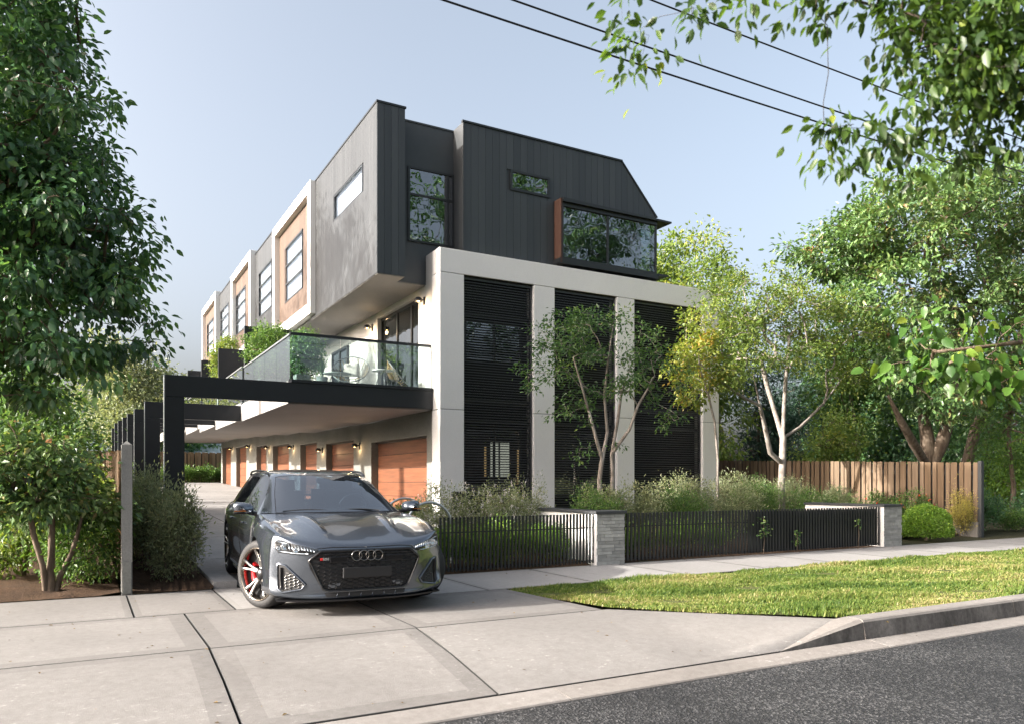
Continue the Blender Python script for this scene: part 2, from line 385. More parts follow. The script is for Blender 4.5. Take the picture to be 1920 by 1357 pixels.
slab([(2.70, 6.67), (4.82, 6.67), (4.66, 8.55), (2.70, 8.55)], flat, apron, ms, 0.16)
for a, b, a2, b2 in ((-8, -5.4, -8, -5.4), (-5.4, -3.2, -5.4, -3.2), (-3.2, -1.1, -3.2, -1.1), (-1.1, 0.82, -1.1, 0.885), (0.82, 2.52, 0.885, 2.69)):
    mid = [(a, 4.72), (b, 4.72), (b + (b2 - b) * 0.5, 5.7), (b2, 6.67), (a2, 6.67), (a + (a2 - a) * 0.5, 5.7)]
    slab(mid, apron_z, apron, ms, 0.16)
def wing_slab():
    n, m = 40, 26; V = []; mb = MB()
    for jj in range(m + 1):
        y = 4.725 + (6.655 - 4.725) * (jj / m) ** 1.3
        xl = 2.525 + (2.695 - 2.525) * (y - 4.72) / 1.95; xr = 5.42 + (y - 4.72) / .21 if y < 4.93 else 6.42 - (y - 4.93) / 1.74 * 1.57
        zb = -.125 + .155 * min(1, (y - 4.72) / .21) if y < 4.93 else .03 * (1 - (y - 4.93) / 1.74)
        for ii in range(n + 1):
            x = xl + (xr - xl) * ii / n; w = max(0, min(1, 1 - (xr - x) / 1.5)); w = w * w * (3 - 2 * w)
            V.append((x, y, apron_z(x, y) * (1 - w) + zb * w))
    F = [(b * (n + 1) + a, b * (n + 1) + a + 1, (b + 1) * (n + 1) + a + 1, (b + 1) * (n + 1) + a) for b in range(m) for a in range(n)]
    mb.add(V, F, 0, True)
    for edge in ([b * (n + 1) for b in range(m + 1)], list(range(n + 1)), [m * (n + 1) + a for a in range(n + 1)][::-1], [b * (n + 1) + n for b in range(m + 1)][::-1]):
        P = [V[k] for k in edge]; q = len(P)
        mb.add(P + [(x, y, z - .12) for x, y, z in P], [(a, a + 1, q + a + 1, q + a) for a in range(q - 1)], 1)
    mb.build('slab', [M['slab'], M['seam']], apron)
wing_slab()
# kerb and gutter
gut = struct(bpy.data.objects.new('gutter', None)); COL.objects.link(gut)
gx = [-20, -14, -9, -5.6, -2.8, -0.1, 2.95, 6.45, 9.0, 12, 15, 18, 21, 25, 30, 40, 60]
for a, b in zip(gx, gx[1:]):
    mb = MB(); A, B = a + 0.004, b - 0.004
    mb.prism([(4.46, -0.30), (4.712, -0.30), (4.712, -0.130), (4.70, -0.128), (4.47, -0.150), (4.46, -0.160)], 'x', A, B)
    mb.build('gutter_block', M['kerb'], gut)
kerb = struct(bpy.data.objects.new('kerb', None)); COL.objects.link(kerb)
kx = [6.45, 9.0, 12, 15, 18, 21, 25, 30, 40, 60]
for a, b in zip(kx, kx[1:]):
    A, B = a + 0.005, b - 0.005
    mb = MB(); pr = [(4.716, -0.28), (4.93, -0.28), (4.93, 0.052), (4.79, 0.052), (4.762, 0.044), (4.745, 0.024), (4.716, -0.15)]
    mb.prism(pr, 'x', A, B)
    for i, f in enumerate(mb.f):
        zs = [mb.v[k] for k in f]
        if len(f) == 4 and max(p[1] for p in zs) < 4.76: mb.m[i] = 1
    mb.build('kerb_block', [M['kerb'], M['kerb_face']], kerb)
# tapering wing of the kerb beside the crossover
V = [(5.30, 4.716, -0.28), (6.445, 4.716, -0.28), (6.445, 4.93, -0.28), (5.9, 4.93, -0.28), (5.30, 4.722, -0.125), (6.445, 4.745, 0.024), (6.445, 4.79, 0.052), (6.445, 4.93, 0.052), (6.30, 4.95, 0.040)]
MB().add(V, [(0, 1, 5, 4)], 1).add(V, [(4, 5, 6), (4, 6, 8), (6, 7, 8), (1, 2, 7, 6), (1, 6, 5), (3, 2, 1, 0), (2, 3, 8, 7), (3, 0, 4, 8)], 0).build('kerb_wing', [M['kerb'], M['kerb_face']], kerb)
# driveway
drv = struct(bpy.data.objects.new('driveway', None)); COL.objects.link(drv)
dz = lambda x, y: 0.031 * max(0, y - 10.4) + 0.012
dy = [10.30, 13.3, 16.9, 20.2, 23.6, 27.0, 30.5, 34.0, 38.0, 42.0, 46.0, 51.5]
md = [M['drive'], M['drive']]
for i, (a, b) in enumerate(zip(dy, dy[1:])):
    xr = 4.48 if b < 17 else 7.44
    slab([(1.72, a), (3.1, a), (3.1, b), (1.72, b)], dz, drv, md, 0.05)
    slab([(3.1, a), (xr, a), (xr, b), (3.1, b)], dz, drv, md, 0.05)
struct(box('driveway_edging', M['drive'], None, 1.42, 1.70, 10.33, 16.9, -0.1, 0.10))
edg = bpy.data.objects['driveway_edging']; edg.rotation_euler = (0.031, 0, 0); edg.location = (0, 0, -0.33)
# beds
def bed(name, x0, x1, y0, y1, dz_, m, seed, amp=0.05, n=26):
    rng = np.random.default_rng(seed); xs = np.linspace(x0, x1, n); ys = np.linspace(y0, y1, n)
    V = []; H = rng.normal(0, amp, (n, n)); H[0] = -0.05; H[-1] = 0; H[:, 0] = -0.02; H[:, -1] = -0.02
    for j, y in enumerate(ys):
        for i, x in enumerate(xs): V.append((x, y, ground_z(x, y) + dz_ + H[j, i]))
    F = np.array([(j * n + i, j * n + i + 1, (j + 1) * n + i + 1, (j + 1) * n + i) for j in range(n - 1) for i in range(n - 1)])
    return struct(link(name, np_mesh(name, np.array(V), F, m, None, True)))
bed('garden_bed', -14, 0.36, 10.297, 24, 0.06, M['soil'], 1, 0.035, 60)
bed('garden_bed', 0.44, 1.42, 10.297, 17.2, 0.06, M['soil'], 2, 0.02, 30)
bed('garden_bed', 4.52, 14.5, 10.297, 16.95, 0.02, M['soil'], 3, 0.03)
bed('garden_bed', 14.55, 19.3, 11.4, 22, 0.05, M['soil'], 4, 0.03)
# verge of turf between footpath and kerb
def verge_z(x, y):
    return 0.045 * (1 - (y - 4.9) / 3.6) + 0.015 * math.sin(x * 1.7) * math.sin(y * 2.1)
VP = [(4.70, 8.52), (4.86, 6.70), (6.44, 4.945), (46, 4.945), (46, 8.52)]
V = []; F = []
ny = 14
for j in range(ny + 1):
    y = 4.945 + (8.525 - 4.945) * j / ny
    xl = 6.435 + (4.862 - 6.435) * (y - 4.945) / (6.67 - 4.945) if y < 6.67 else 4.862 + (4.675 - 4.862) * (y - 6.67) / 1.855
    for i in range(61):
        x = xl + (46 - xl) * (i / 60) ** 1.6; V.append((x, y, verge_z(x, y) - 0.012))
F = [(j * 61 + i, j * 61 + i + 1, (j + 1) * 61 + i + 1, (j + 1) * 61 + i) for j in range(ny) for i in range(60)]
struct(MB().add(V, F).build('verge', M['turf']))
def grass(name, label, regions, seed):
    rng = np.random.default_rng(seed); Ps = []; Hs = []
    for n, x0, x1, hm in regions:
        x = rng.uniform(x0, x1, n); y = rng.uniform(4.95, 8.56, n)
        xl = np.where(y < 6.67, 6.435 + (4.862 - 6.435) * (y - 4.945) / (6.67 - 4.945), 4.862 + (4.675 - 4.862) * (y - 6.67) / 1.855)
        bare = np.sin(x * 3.3 + 1.7 * np.sin(y * 2.3)) * np.sin(y * 4.1 + 0.8 * x) + 0.5 * np.sin(x * 9.1) * np.sin(y * 11.3); k = (x > xl - 0.02) & ~((bare > 0.86) & (rng.uniform(0, 1, n) < 0.75)); x, y = x[k], y[k]
        cl = np.sin(x * 2.3 + 1.3 * np.sin(y * 3.1)) * np.sin(y * 2.7 + x) + 0.6 * np.sin(x * 7.1 + y * 5.3) * np.sin(y * 8.3 - x * 2.2)
        Ps.append(np.stack([x, y, 0.045 * (1 - (y - 4.9) / 3.6) + 0.015 * np.sin(x * 1.7) * np.sin(y * 2.1) - 0.015], 1))
        Hs.append(hm * (0.88 + 0.6 * cl) * rng.uniform(0.5, 1.35, len(x)))
    P = np.concatenate(Ps); h = np.concatenate(Hs)[:, None]; n = len(P)
    a = rng.uniform(0, 2 * np.pi, n); lean = rng.normal(0.45, 0.35, n)[:, None]
    d = np.stack([np.cos(a) + 0.5, np.sin(a) - 0.25, 0 * a], 1); sd = np.stack([-np.sin(a), np.cos(a), 0 * a], 1)
    w = rng.uniform(0.0035, 0.0075, n)[:, None] * np.clip(P[:, 0:1] / 7.0, 1, 2.2)
    up = np.array([[0, 0, 1.0]])
    p1 = P + up * h * 0.55 + d * h * lean * 0.25; p2 = P + up * h * (1 - 0.25 * np.abs(lean)) + d * h * lean
    V = np.stack([P - sd * w, P + sd * w, p1 + sd * w * 0.75, p1 - sd * w * 0.75, p2], 1).reshape(-1, 3)
    b = (np.arange(n) * 5)[:, None]
    F = np.concatenate([b + np.array([[0, 1, 2]]), b + np.array([[0, 2, 3]]), b + np.array([[3, 2, 4]])])
    patch = 0.52 + 0.32 * np.sin(P[:, 0] * 1.4 + 2 * np.sin(P[:, 1] * 1.9)) * np.sin(P[:, 1] * 2.4 + P[:, 0] * 0.6)
    r = np.clip(patch + rng.normal(0, 0.22, n), 0, 1)
    gm = leaf_mat('grass_blade', [(0, (0.036, 0.074, 0.014)), (0.3, (0.085, 0.14, 0.026)), (0.6, (0.15, 0.195, 0.045)), (0.85, (0.24, 0.235, 0.085)), (1, (0.34, 0.28, 0.15))], 0.4, 0.5, 0.3, gain=1.05)
    me = np_mesh(name, V, F, gm, {'rnd': np.repeat(r, 5)})
    tag(link(name, me), label, 'grass', kind='stuff')
grass('verge_grass', 'sunlit patchy green grass growing on the verge beside the kerb', [(76000, 4.7, 9.0, 0.046), (76000, 9.0, 16.0, 0.05), (38000, 16.0, 32.0, 0.055)], 5)

# ================================================================ white-framed townhouse at the street end
def board_row(parent, mat_, xs, z0f, z1f, holes, plane, thick, axis='x', face=-1):
    """vertical cladding boards; holes are (a0,a1,z0,z1); plane is the visible face coordinate"""
    for a, b in zip(xs, xs[1:]):
        gp = 0.0028 if axis == 'x' else 0.0016; A, B = a + gp, b - gp; c = (a + b) / 2
        cuts = sorted([(h[2], h[3]) for h in holes if h[0] < c < h[1]])
        z = z0f; segs = []
        for h0, h1 in cuts: segs.append((z, h0)); z = h1
        segs.append((z, None))
        for s0, s1 in segs:
            if s1 is None:
                ta, tb = z1f(A), z1f(B)
                if abs(ta - tb) > 1e-3:
                    MB().prism([(A, s0), (B, s0), (B, tb), (A, ta)], 'y', plane, plane + thick).build('cladding_board', mat_, parent); continue
                s1 = ta
            if s1 - s0 < 0.02: continue
            if axis == 'x': piece('cladding_board', mat_, parent, A, B, plane, plane + thick, s0, s1)
            else: piece('cladding_board', mat_, parent, plane, plane + thick, A, B, s0, s1)
def lin(a, b, step):
    n = max(1, round((b - a) / step)); return [a + (b - a) * i / n for i in range(n + 1)]
def window_y(parent, x0, x1, z0, z1, Y, depth, mulls=(), rails=(), fw=0.05, room='dark_room', name='window', sheen_panel=None):
    """window in a wall facing -Y; Y is the front of the frame"""
    mb = MB(); fb = Y + 0.07
    mb.box(x0, x1, Y, fb, z0, z0 + fw); mb.box(x0, x1, Y, fb, z1 - fw, z1)
    mb.box(x0, x0 + fw, Y, fb, z0 + fw, z1 - fw); mb.box(x1 - fw, x1, Y, fb, z0 + fw, z1 - fw)
    for m in mulls: mb.box(m - fw / 2, m + fw / 2, Y + 0.004, fb - 0.004, z0 + fw, z1 - fw)
    for r in rails: mb.box(x0 + fw, x1 - fw, Y + 0.008, fb - 0.008, r - fw / 2, r + fw / 2)
    w = mb.build(name, M['black_frame'], parent)
    xs = [x0 + fw] + sorted(mulls) + [x1 - fw]; zs = [z0 + fw] + sorted(rails) + [z1 - fw]
    for a, b in zip(xs, xs[1:]):
        for c, d in zip(zs, zs[1:]):
            MB().box(a, b, Y + 0.03, Y + 0.038, c, d).build('pane', M['glass_window'], w)
    return w
def window_x(parent, y0, y1, z0, z1, X, rails=(), mulls=(), fw=0.05, name='window', sheen_panel=True, glassm=None):
    """window in a wall facing -X; X is the front of the frame"""
    glassm = glassm or ('glass_side' if sheen_panel else 'glass_window')
    mb = MB(); fb = X + 0.07
    mb.box(X, fb, y0, y1, z0, z0 + fw); mb.box(X, fb, y0, y1, z1 - fw, z1)
    mb.box(X, fb, y0, y0 + fw, z0 + fw, z1 - fw); mb.box(X, fb, y1 - fw, y1, z0 + fw, z1 - fw)
    for r in rails: mb.box(X + 0.004, fb - 0.004, y0 + fw, y1 - fw, r - fw / 2, r + fw / 2)
    for m in mulls: mb.box(X + 0.006, fb - 0.006, m - fw / 2, m + fw / 2, z0 + fw, z1 - fw)
    w = mb.build(name, M['black_frame'], parent)
    ys = [y0 + fw] + sorted(mulls) + [y1 - fw]; zs = [z0 + fw] + sorted(rails) + [z1 - fw]
    for a, b in zip(ys, ys[1:]):
        for c, d in zip(zs, zs[1:]): MB().box(X + 0.03, X + 0.038, a, b, c, d).build('pane', M[glassm], w)
    if sheen_panel: MB().box(X + 0.10, X + 0.11, y0 + 0.02, y1 - 0.02, z0 + 0.02, z1 - 0.02).build('sheen_panel', M['sheen_panel'], w)  # added white panel behind the glass, standing in for bright sky reflection
    return w

T1 = thing('townhouse', 'charcoal and white townhouse with black louvres facing the street', 'building', (8, 17.5, 0.2))
def O1(o): return o
# parts are built in world coordinates under an unrotated empty: shift the empty's offset away
class Shift:
    pass
def reparent(root):
    off = Vector(root.location)
    for ch in root.children: ch.location = Vector(ch.location) - off
PX = [7.46, 8.11, 10.10, 10.73, 12.75, 13.35, 15.88, 16.51]
wf = MB()
for i in range(0, 8, 2):
    a, b = PX[i], PX[i + 1]; back = 17.48 if i == 0 else 17.46
    wf.box(a, b, 17.0, back, -0.15, 3.106); wf.box(a, b, 17.0, back, 3.116, 6.405)
tb = [(7.46, 6.415), (16.51, 6.415), (16.51, 6.62)] + [(16.51 - 0.38 + 0.38 * math.cos(t), 6.62 + 0.38 * math.sin(t)) for t in np.linspace(0.15, 1.571, 7)] + [(7.46, 7.0)]
wf.prism(tb, 'y', 17.0, 17.46)
wf.build('white_frame', M['render_white'], T1, bevel=0.012)
box('frame_core', M['seam'], T1, 7.49, 16.45, 17.035, 17.42, 6.40, 6.42)
cores = MB()
for i in range(0, 8, 2): cores.box(PX[i] + 0.02, PX[i + 1] - 0.02, 17.015, 17.44, 3.10, 3.12)
cores.build('frame_joint', M['seam'], T1)
MB().box(7.462, 7.80, 17.462, 17.87, 6.27, 6.995).box(7.462, 7.80, 17.482, 18.37, 3.62, 6.268).box(7.462, 7.80, 21.51, 23.55, 3.62, 6.268).box(7.462, 7.80, 18.37, 21.51, 6.10, 6.268).build('balcony_wall', M['balcony_render'], T1)
# louvre screens
for (a, b) in ((8.11, 10.10), (10.73, 12.75), (13.35, 15.88)):
    fr = MB(); fr.box(a + 0.002, a + 0.045, 17.10, 17.19, 0.1, 6.40).box(b - 0.045, b - 0.002, 17.10, 17.19, 0.1, 6.40).box(a + 0.045, b - 0.045, 17.10, 17.19, 6.33, 6.40)
    for z in (2.82, 3.32, 5.45): fr.box(a + 0.045, b - 0.045, 17.20, 17.26, z, z + 0.10)
    ls = fr.build('louvre_screen', M['slat'], T1)
    sm = MB().prism([(0, 0), (0.052, 0.012), (0.052, 0.030), (0, 0.022)], 'x', a + 0.045, b - 0.045).mesh('louvre_slat', M['slat'])
    for k in range(95):
        z = 0.155 + k * 0.065
        if z < 6.31: link('slat', sm, ls, (0, 17.115, z))
# dark backing wall behind the louvres with windows
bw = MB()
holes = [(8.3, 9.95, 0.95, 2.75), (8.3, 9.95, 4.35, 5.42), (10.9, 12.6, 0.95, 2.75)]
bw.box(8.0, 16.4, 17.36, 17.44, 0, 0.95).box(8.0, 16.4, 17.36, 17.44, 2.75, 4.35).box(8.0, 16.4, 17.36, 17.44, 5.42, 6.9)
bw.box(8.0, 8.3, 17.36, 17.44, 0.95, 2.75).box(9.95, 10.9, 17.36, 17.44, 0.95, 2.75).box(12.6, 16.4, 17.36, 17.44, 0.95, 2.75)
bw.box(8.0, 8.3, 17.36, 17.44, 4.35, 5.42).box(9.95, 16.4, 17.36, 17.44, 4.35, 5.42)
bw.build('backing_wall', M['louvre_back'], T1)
window_y(T1, 8.3, 9.95, 0.95, 2.75, 17.37, 0.1, (9.15,))
window_y(T1, 8.3, 9.95, 4.35, 5.42, 17.37, 0.1, (9.15,))
window_y(T1, 10.9, 12.6, 0.95, 2.75, 17.37, 0.1, (11.75,))
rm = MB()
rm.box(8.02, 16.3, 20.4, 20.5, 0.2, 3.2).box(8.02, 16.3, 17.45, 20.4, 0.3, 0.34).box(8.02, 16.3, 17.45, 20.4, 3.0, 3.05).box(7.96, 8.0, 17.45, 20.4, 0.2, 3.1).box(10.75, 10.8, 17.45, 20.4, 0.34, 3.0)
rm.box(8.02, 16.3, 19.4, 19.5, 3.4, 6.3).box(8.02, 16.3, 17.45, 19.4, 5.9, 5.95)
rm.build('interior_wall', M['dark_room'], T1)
lw = MB()
for a, b in ((9.62, 9.86), (9.92, 10.20)): lw.box(a, b, 18.50, 18.51, 1.50, 2.42)
lw.build('lit_window', M['lit_room'], T1)
MB().box(10.46, 10.63, 18.52, 18.53, 1.30, 2.25).box(9.44, 9.50, 18.52, 18.53, 1.5, 2.3).build('lit_curtain', M['lit_amber'], T1)
# upper dark storey
holesF = [(9.56, 10.76, 8.85, 9.38), (10.95, 14.2, 7.10, 8.80)]
ztop = lambda x: 10.30 if x <= 13.12 else 10.30 - (x - 13.12) * (1.36 / 1.25)
fx_ = lin(8.24, 13.12, 0.203) + lin(13.12, 14.36, 0.207)[1:]
up_ = box('upper_storey', M['wall_dark'], T1, 8.26, 10.93, 17.325, 19.1, 6.6, 10.27)
MB().prism([(10.93, 8.82), (10.93, 10.27), (13.11, 10.27), (14.34, 8.93), (14.34, 8.82)], 'y', 17.325, 47.2).box(10.93, 14.2, 17.325, 19.1, 6.6, 7.12).box(8.26, 14.15, 19.1, 47.2, 6.3, 8.815).box(8.26, 10.93, 19.1, 47.2, 8.815, 10.27).build('upper_core', M['wall_dark'], T1)
board_row(up_, M['board_dark'], fx_, 6.95, ztop, holesF, 17.30, 0.022)
MB().box(8.22, 8.255, 17.29, 17.88, 6.9, 10.30).build('corner_board', M['board_side'], T1)
cap = MB(); cap.box(8.20, 13.15, 17.27, 17.36, 10.30, 10.345)
cap.prism([(13.13, 10.345), (13.13, 10.30), (14.36, 8.945), (14.42, 8.945)], 'y', 17.275, 17.36)
cap.build('roof_capping', M['black_frame'], T1)
window_y(T1, 9.56, 10.76, 8.85, 9.38, 17.27, 0.1, (), (), 0.06)
# bay window
bay = MB()
bay.box(10.86, 14.18, 16.98, 17.34, 7.08, 7.22)                       # sill box
bay.prism([(10.95, 8.70), (14.62, 8.70), (14.62, 8.745), (10.95, 8.80)], 'y', 16.92, 17.75)   # eave
bay.box(10.98, 14.16, 17.0, 17.10, 8.60, 8.70)
bay.box(10.95, 11.0, 16.99, 17.33, 7.22, 8.70)
bay.box(12.44, 12.50, 17.03, 17.10, 7.22, 8.60); bay.box(14.11, 14.17, 17.03, 17.10, 7.22, 8.60)
bay.box(11.0, 14.11, 17.02, 17.09, 7.22, 7.27)
bay.prism([(14.17, 7.16), (14.58, 7.20), (14.58, 7.23), (14.17, 7.23)], 'y', 16.98, 17.75)
bayo = bay.build('bay_window', M['black_frame'], T1)
MB().box(10.90, 10.948, 16.975, 17.29, 7.10, 8.79).build('reveal_board', M['rust'], bayo)
for a, b in ((11.0, 12.44), (12.50, 14.11)): MB().box(a, b, 17.05, 17.058, 7.27, 8.60).build('pane', M['glass_window'], bayo)
MB().box(14.14, 14.148, 17.10, 17.74, 7.23, 8.69).build('side_pane', M['glass_clear'], bayo)
MB().box(10.95, 14.2, 19.05, 19.09, 7.12, 8.82).box(10.935, 10.95, 17.34, 19.05, 7.12, 8.82).box(10.95, 14.15, 17.34, 19.05, 7.125, 7.16).box(10.95, 14.15, 17.34, 19.05, 8.78, 8.815).box(14.12, 14.17, 17.74, 19.05, 7.12, 8.82).build('bay_room', M['pale_room'], T1)
# recess wall and window
MB().box(6.72, 6.98, 17.87, 17.95, 6.275, 10.26).box(8.23, 8.30, 17.87, 17.95, 6.9, 10.26).box(6.98, 8.23, 17.87, 17.95, 9.16, 10.26).box(6.98, 8.23, 17.87, 17.95, 6.9, 7.30).box(6.98, 7.455, 17.87, 17.95, 6.275, 6.9).box(6.7, 8.3, 17.85, 17.97, 10.26, 10.30).build('recess_wall', M['wall_dark'], T1)
window_y(T1, 6.98, 8.22, 7.30, 9.16, 17.83, 0.1, (8.06,), (8.48,), 0.05)
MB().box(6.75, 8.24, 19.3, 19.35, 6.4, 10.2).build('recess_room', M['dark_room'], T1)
# cantilevered box
bx = box('cantilever_box', M['wall_dark'], T1, 6.16, 6.70, 17.385, 23.40, 6.30, 10.29)
MB().box(6.70, 8.2, 17.96, 23.4, 6.30, 6.34).box(6.70, 8.2, 17.96, 23.4, 10.2, 10.26).build('box_slab', M['wall_dark'], T1)
board_row(bx, M['board_dark'], lin(6.012, 6.715, 0.19), 6.27, lambda x: 10.30, [], 17.36, 0.022)
board_row(bx, M['board_side'], lin(17.385, 23.40, 0.2), 6.27, lambda x: 10.30, [(18.47, 20.99, 8.53, 9.25)], 6.012, 0.02, 'y')
MB().box(5.995, 6.74, 17.34, 17.40, 10.30, 10.345).box(5.995, 6.05, 17.40, 23.4, 10.30, 10.345).build('box_capping', M['black_frame'], T1)
MB().box(6.03, 6.71, 17.38, 17.90, 6.255, 6.295).box(6.03, 7.46, 17.90, 23.40, 6.255, 6.295).build('box_soffit', M['soffit'], T1)
window_x(T1, 18.47, 20.99, 8.53, 9.25, 6.018)
# sliding doors to the balcony
sd = window_x(T1, 18.38, 21.50, 3.62, 6.09, 7.56, (), (19.13, 20.2), 0.07, 'sliding_door', False)
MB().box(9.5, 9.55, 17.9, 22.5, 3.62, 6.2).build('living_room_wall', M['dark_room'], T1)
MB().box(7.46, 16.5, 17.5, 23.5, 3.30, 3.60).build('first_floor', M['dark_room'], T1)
# balcony
def balcony(T, y0, y1, zb, front):
    b = box('balcony', M['soffit'], T, 3.97, 7.45, y0, y1, zb, zb + 0.49, 0.008)
    zf = zb + 0.49
    def rail(a, c, ax):
        if ax == 'y': MB().box(4.02, 4.08, a, c, zf + 1.06, zf + 1.095).build('handrail', M['black_steel'] if front else M['steel'], b)
        else: MB().box(a, c, 17.53, 17.58, zf + 1.06, zf + 1.115).build('handrail', M['black_steel'], b)
    ys = lin(y0 + 0.15, y1 - 0.2, 1.6)
    for p, q in zip(ys, ys[1:]): MB().box(4.045, 4.057, p + 0.006, q - 0.006, zf - 0.10, zf + 1.06).build('glass_pane', M['glass_clear'], b)
    MB().box(4.03, 4.075, y0 + 0.12, y1 - 0.1, zf + 0.002, zf + 0.05).build('glass_channel', M['steel'], b)
    MB().box(4.02, 4.08, y0 + 0.12, y1 - 0.2, zf + 1.06, zf + 1.095).build('handrail', M['steel'], b)
    if front:
        xs = lin(4.06, 7.45, 1.13)
        for p, q in zip(xs, xs[1:]): MB().box(p + 0.006, q - 0.006, 17.55, 17.562, zf + 0.02, zf + 1.06).build('glass_pane', M['glass_clear'], b)
        MB().box(4.03, 7.455, 17.525, 17.585, zf + 1.06, zf + 1.12).build('handrail', M['black_steel'], b)
        MB().box(4.0, 7.455, 17.475, 17.60, zf + 0.002, zf + 0.06).build('upstand', M['black_steel'], b)
    return b
balcony(T1, 17.48, 23.5, 3.11, True)
# garage wall with doors
def garage(T, y0, y1, doors, zs):
    mb = MB(); ys = [y0]
    for a, b in sorted(doors):
        if a > ys[-1]: mb.box(7.46, 7.78, ys[-1], a, ground_z(0, ys[-1]) - 0.1, zs)
        zt = ground_z(0, (a + b) / 2) + 2.22
        mb.box(7.462, 7.78, a, b, zt, zs); ys.append(b)
        d = MB().box(7.70, 7.78, a, b, zt - 2.36, zt).build('garage_door', M['seam'], T)
        h = 2.34 / 6
        for k in range(6): piece('door_panel', M['garage_door'], d, 7.672, 7.70, a + 0.02, b - 0.02, zt - 2.34 + k * h + 0.008, zt - 2.34 + (k + 1) * h - 0.008)
        MB().box(7.60, 7.76, a + 0.01, b - 0.01, zt - 0.035, zt - 0.003).build('door_head', M['black_frame'], d)
    if y1 > ys[-1]: mb.box(7.46, 7.78, ys[-1], y1, ground_z(0, ys[-1]) - 0.1, zs)
    mb.build('garage_wall', M['garage_wall'], T)
garage(T1, 17.485, 23.2, [(17.80, 22.07)], 3.108)
reparent(T1)

# ================================================================ the townhouses behind, along the drive
UNITS = [
 # y0, y1, zbase shift, white frame?, doors, divider
 ('brown', 22.90, 28.20, 0.00, [(23.79, 26.98)], 23.2, 28.2, 3.16),
 ('grey', 28.22, 32.40, 0.20, [(28.25, 30.72)], 28.2, 32.4, 3.30),
 ('brown', 32.42, 37.20, 0.42, [(32.68, 35.81)], 32.4, 37.1, 3.46),
 ('grey', 37.22, 41.90, 0.55, [(37.3, 39.63)], 37.1, 41.9, 3.60),
 ('brown', 41.92, 47.30, 0.80, [(42.39, 45.54), (47.33, 50.47)], 41.9, 51.0, 3.76),
]
ULAB = ['brown townhouse with white picture-frame surround next to the charcoal corner house', 'grey townhouse between the first and second white-framed brown townhouses',
        'second brown white-framed townhouse, between the two grey ones', 'grey townhouse just before the last white-framed one', 'farthest brown white-framed townhouse at the end of the row']
WIN = [(24.55, 27.0, 7.48, 9.37), (29.27, 31.66, 7.84, 9.62), (34.47, 36.8, 7.98, 9.80), (39.11, 41.6, 8.32, 10.02), (43.9, 46.38, 8.36, 10.19)]
for (kind, y0, y1, dzv, doors, g0, g1, zs), lab, (wy0, wy1, wz0, wz1) in zip(UNITS, ULAB, WIN):
    T = thing('townhouse', lab, 'building', (7.5, y0, ground_z(0, y0)), group='row of townhouses along the driveway')
    zb, zt = 6.36 + dzv, 10.33 + dzv
    core = MB()
    if kind == 'brown':
        core.box(6.20, 8.2, y0 + 0.35, y1 - 0.35, zb + 0.34, zt - 0.32)
        wall = core.build('upper_wall', M['wall_dark'], T)
        fr = MB(); xo = 5.85
        fr.box(xo, 8.2, y0, y0 + 0.34, zb, zt).box(xo, 8.2, y1 - 0.34, y1, zb, zt).box(xo, 8.2, y0 + 0.34, y1 - 0.34, zt - 0.32, zt).box(xo, 8.2, y0 + 0.34, y1 - 0.34, zb, zb + 0.34)
        fr.build('surround', M['render_white'], T, bevel=0.01)
        board_row(wall, M['timber_panel'], lin(y0 + 0.345, y1 - 0.345, 0.24), zb + 0.345, lambda x: zt - 0.325, [(wy0, wy1, wz0, wz1)], 6.03, 0.025, 'y')
        window_x(T, wy0, wy1, wz0, wz1, 6.02, (wz0 + 0.62, wz0 + 1.25))
    else:
        zb -= 0.1
        core.box(6.20, 8.2, y0, y1, zb, zt + 0.02)
        wall = core.build('upper_wall', M['wall_dark'], T)
        board_row(wall, M['board_side'], lin(y0, y1, 0.24), zb, lambda x: zt + 0.02, [(wy0, wy1, wz0, wz1)], 6.05, 0.025, 'y')
        MB().box(6.03, 6.2, y0, y1, zt + 0.02, zt + 0.07).build('roof_capping', M['black_frame'], T)
        window_x(T, wy0, wy1, wz0, wz1, 6.04, (wz0 + 0.6, wz0 + 1.2))
    MB().box(6.06, 8.0, y0 + 0.01, y1 - 0.01, zb - 0.04, zb - 0.004).build('soffit', M['soffit'], T)
    MB().box(7.48, 7.8, g0 + 0.36, min(g1, 47.2) + 0.3, zs + 0.5, zb - 0.045).build('balcony_wall', M['balcony_render'], T)
    window_x(T, y0 + 1.4, y0 + 3.2, zs + 0.55, zs + 2.6, 7.40, (), (y0 + 2.3,), 0.07, 'sliding_door', False)
    balcony(T, g0 + 0.31, g1 + 0.30, zs, False)
    garage(T, g0 + 0.002, g1, doors, zs - 0.002)
    reparent(T)
# balcony dividers, lamps
for i, (y, w, z) in enumerate(((23.64, 1.45, 5.93), (28.75, 1.55, 6.05), (33.3, 1.6, 6.28), (38.0, 1.6, 6.45))):
    zb = (3.66, 3.80, 3.96, 4.10)[i]
    t = tag(box('balcony_divider', M['black_steel'], None, 4.10, 4.10 + w, y - 0.06, y + 0.06, zb, z, 0.006),
        ['nearest black privacy screen dividing the balconies', 'second black privacy screen along the balconies', 'third black privacy screen along the balconies', 'farthest black privacy screen along the balconies'][i], 'screen', 'black balcony screens')
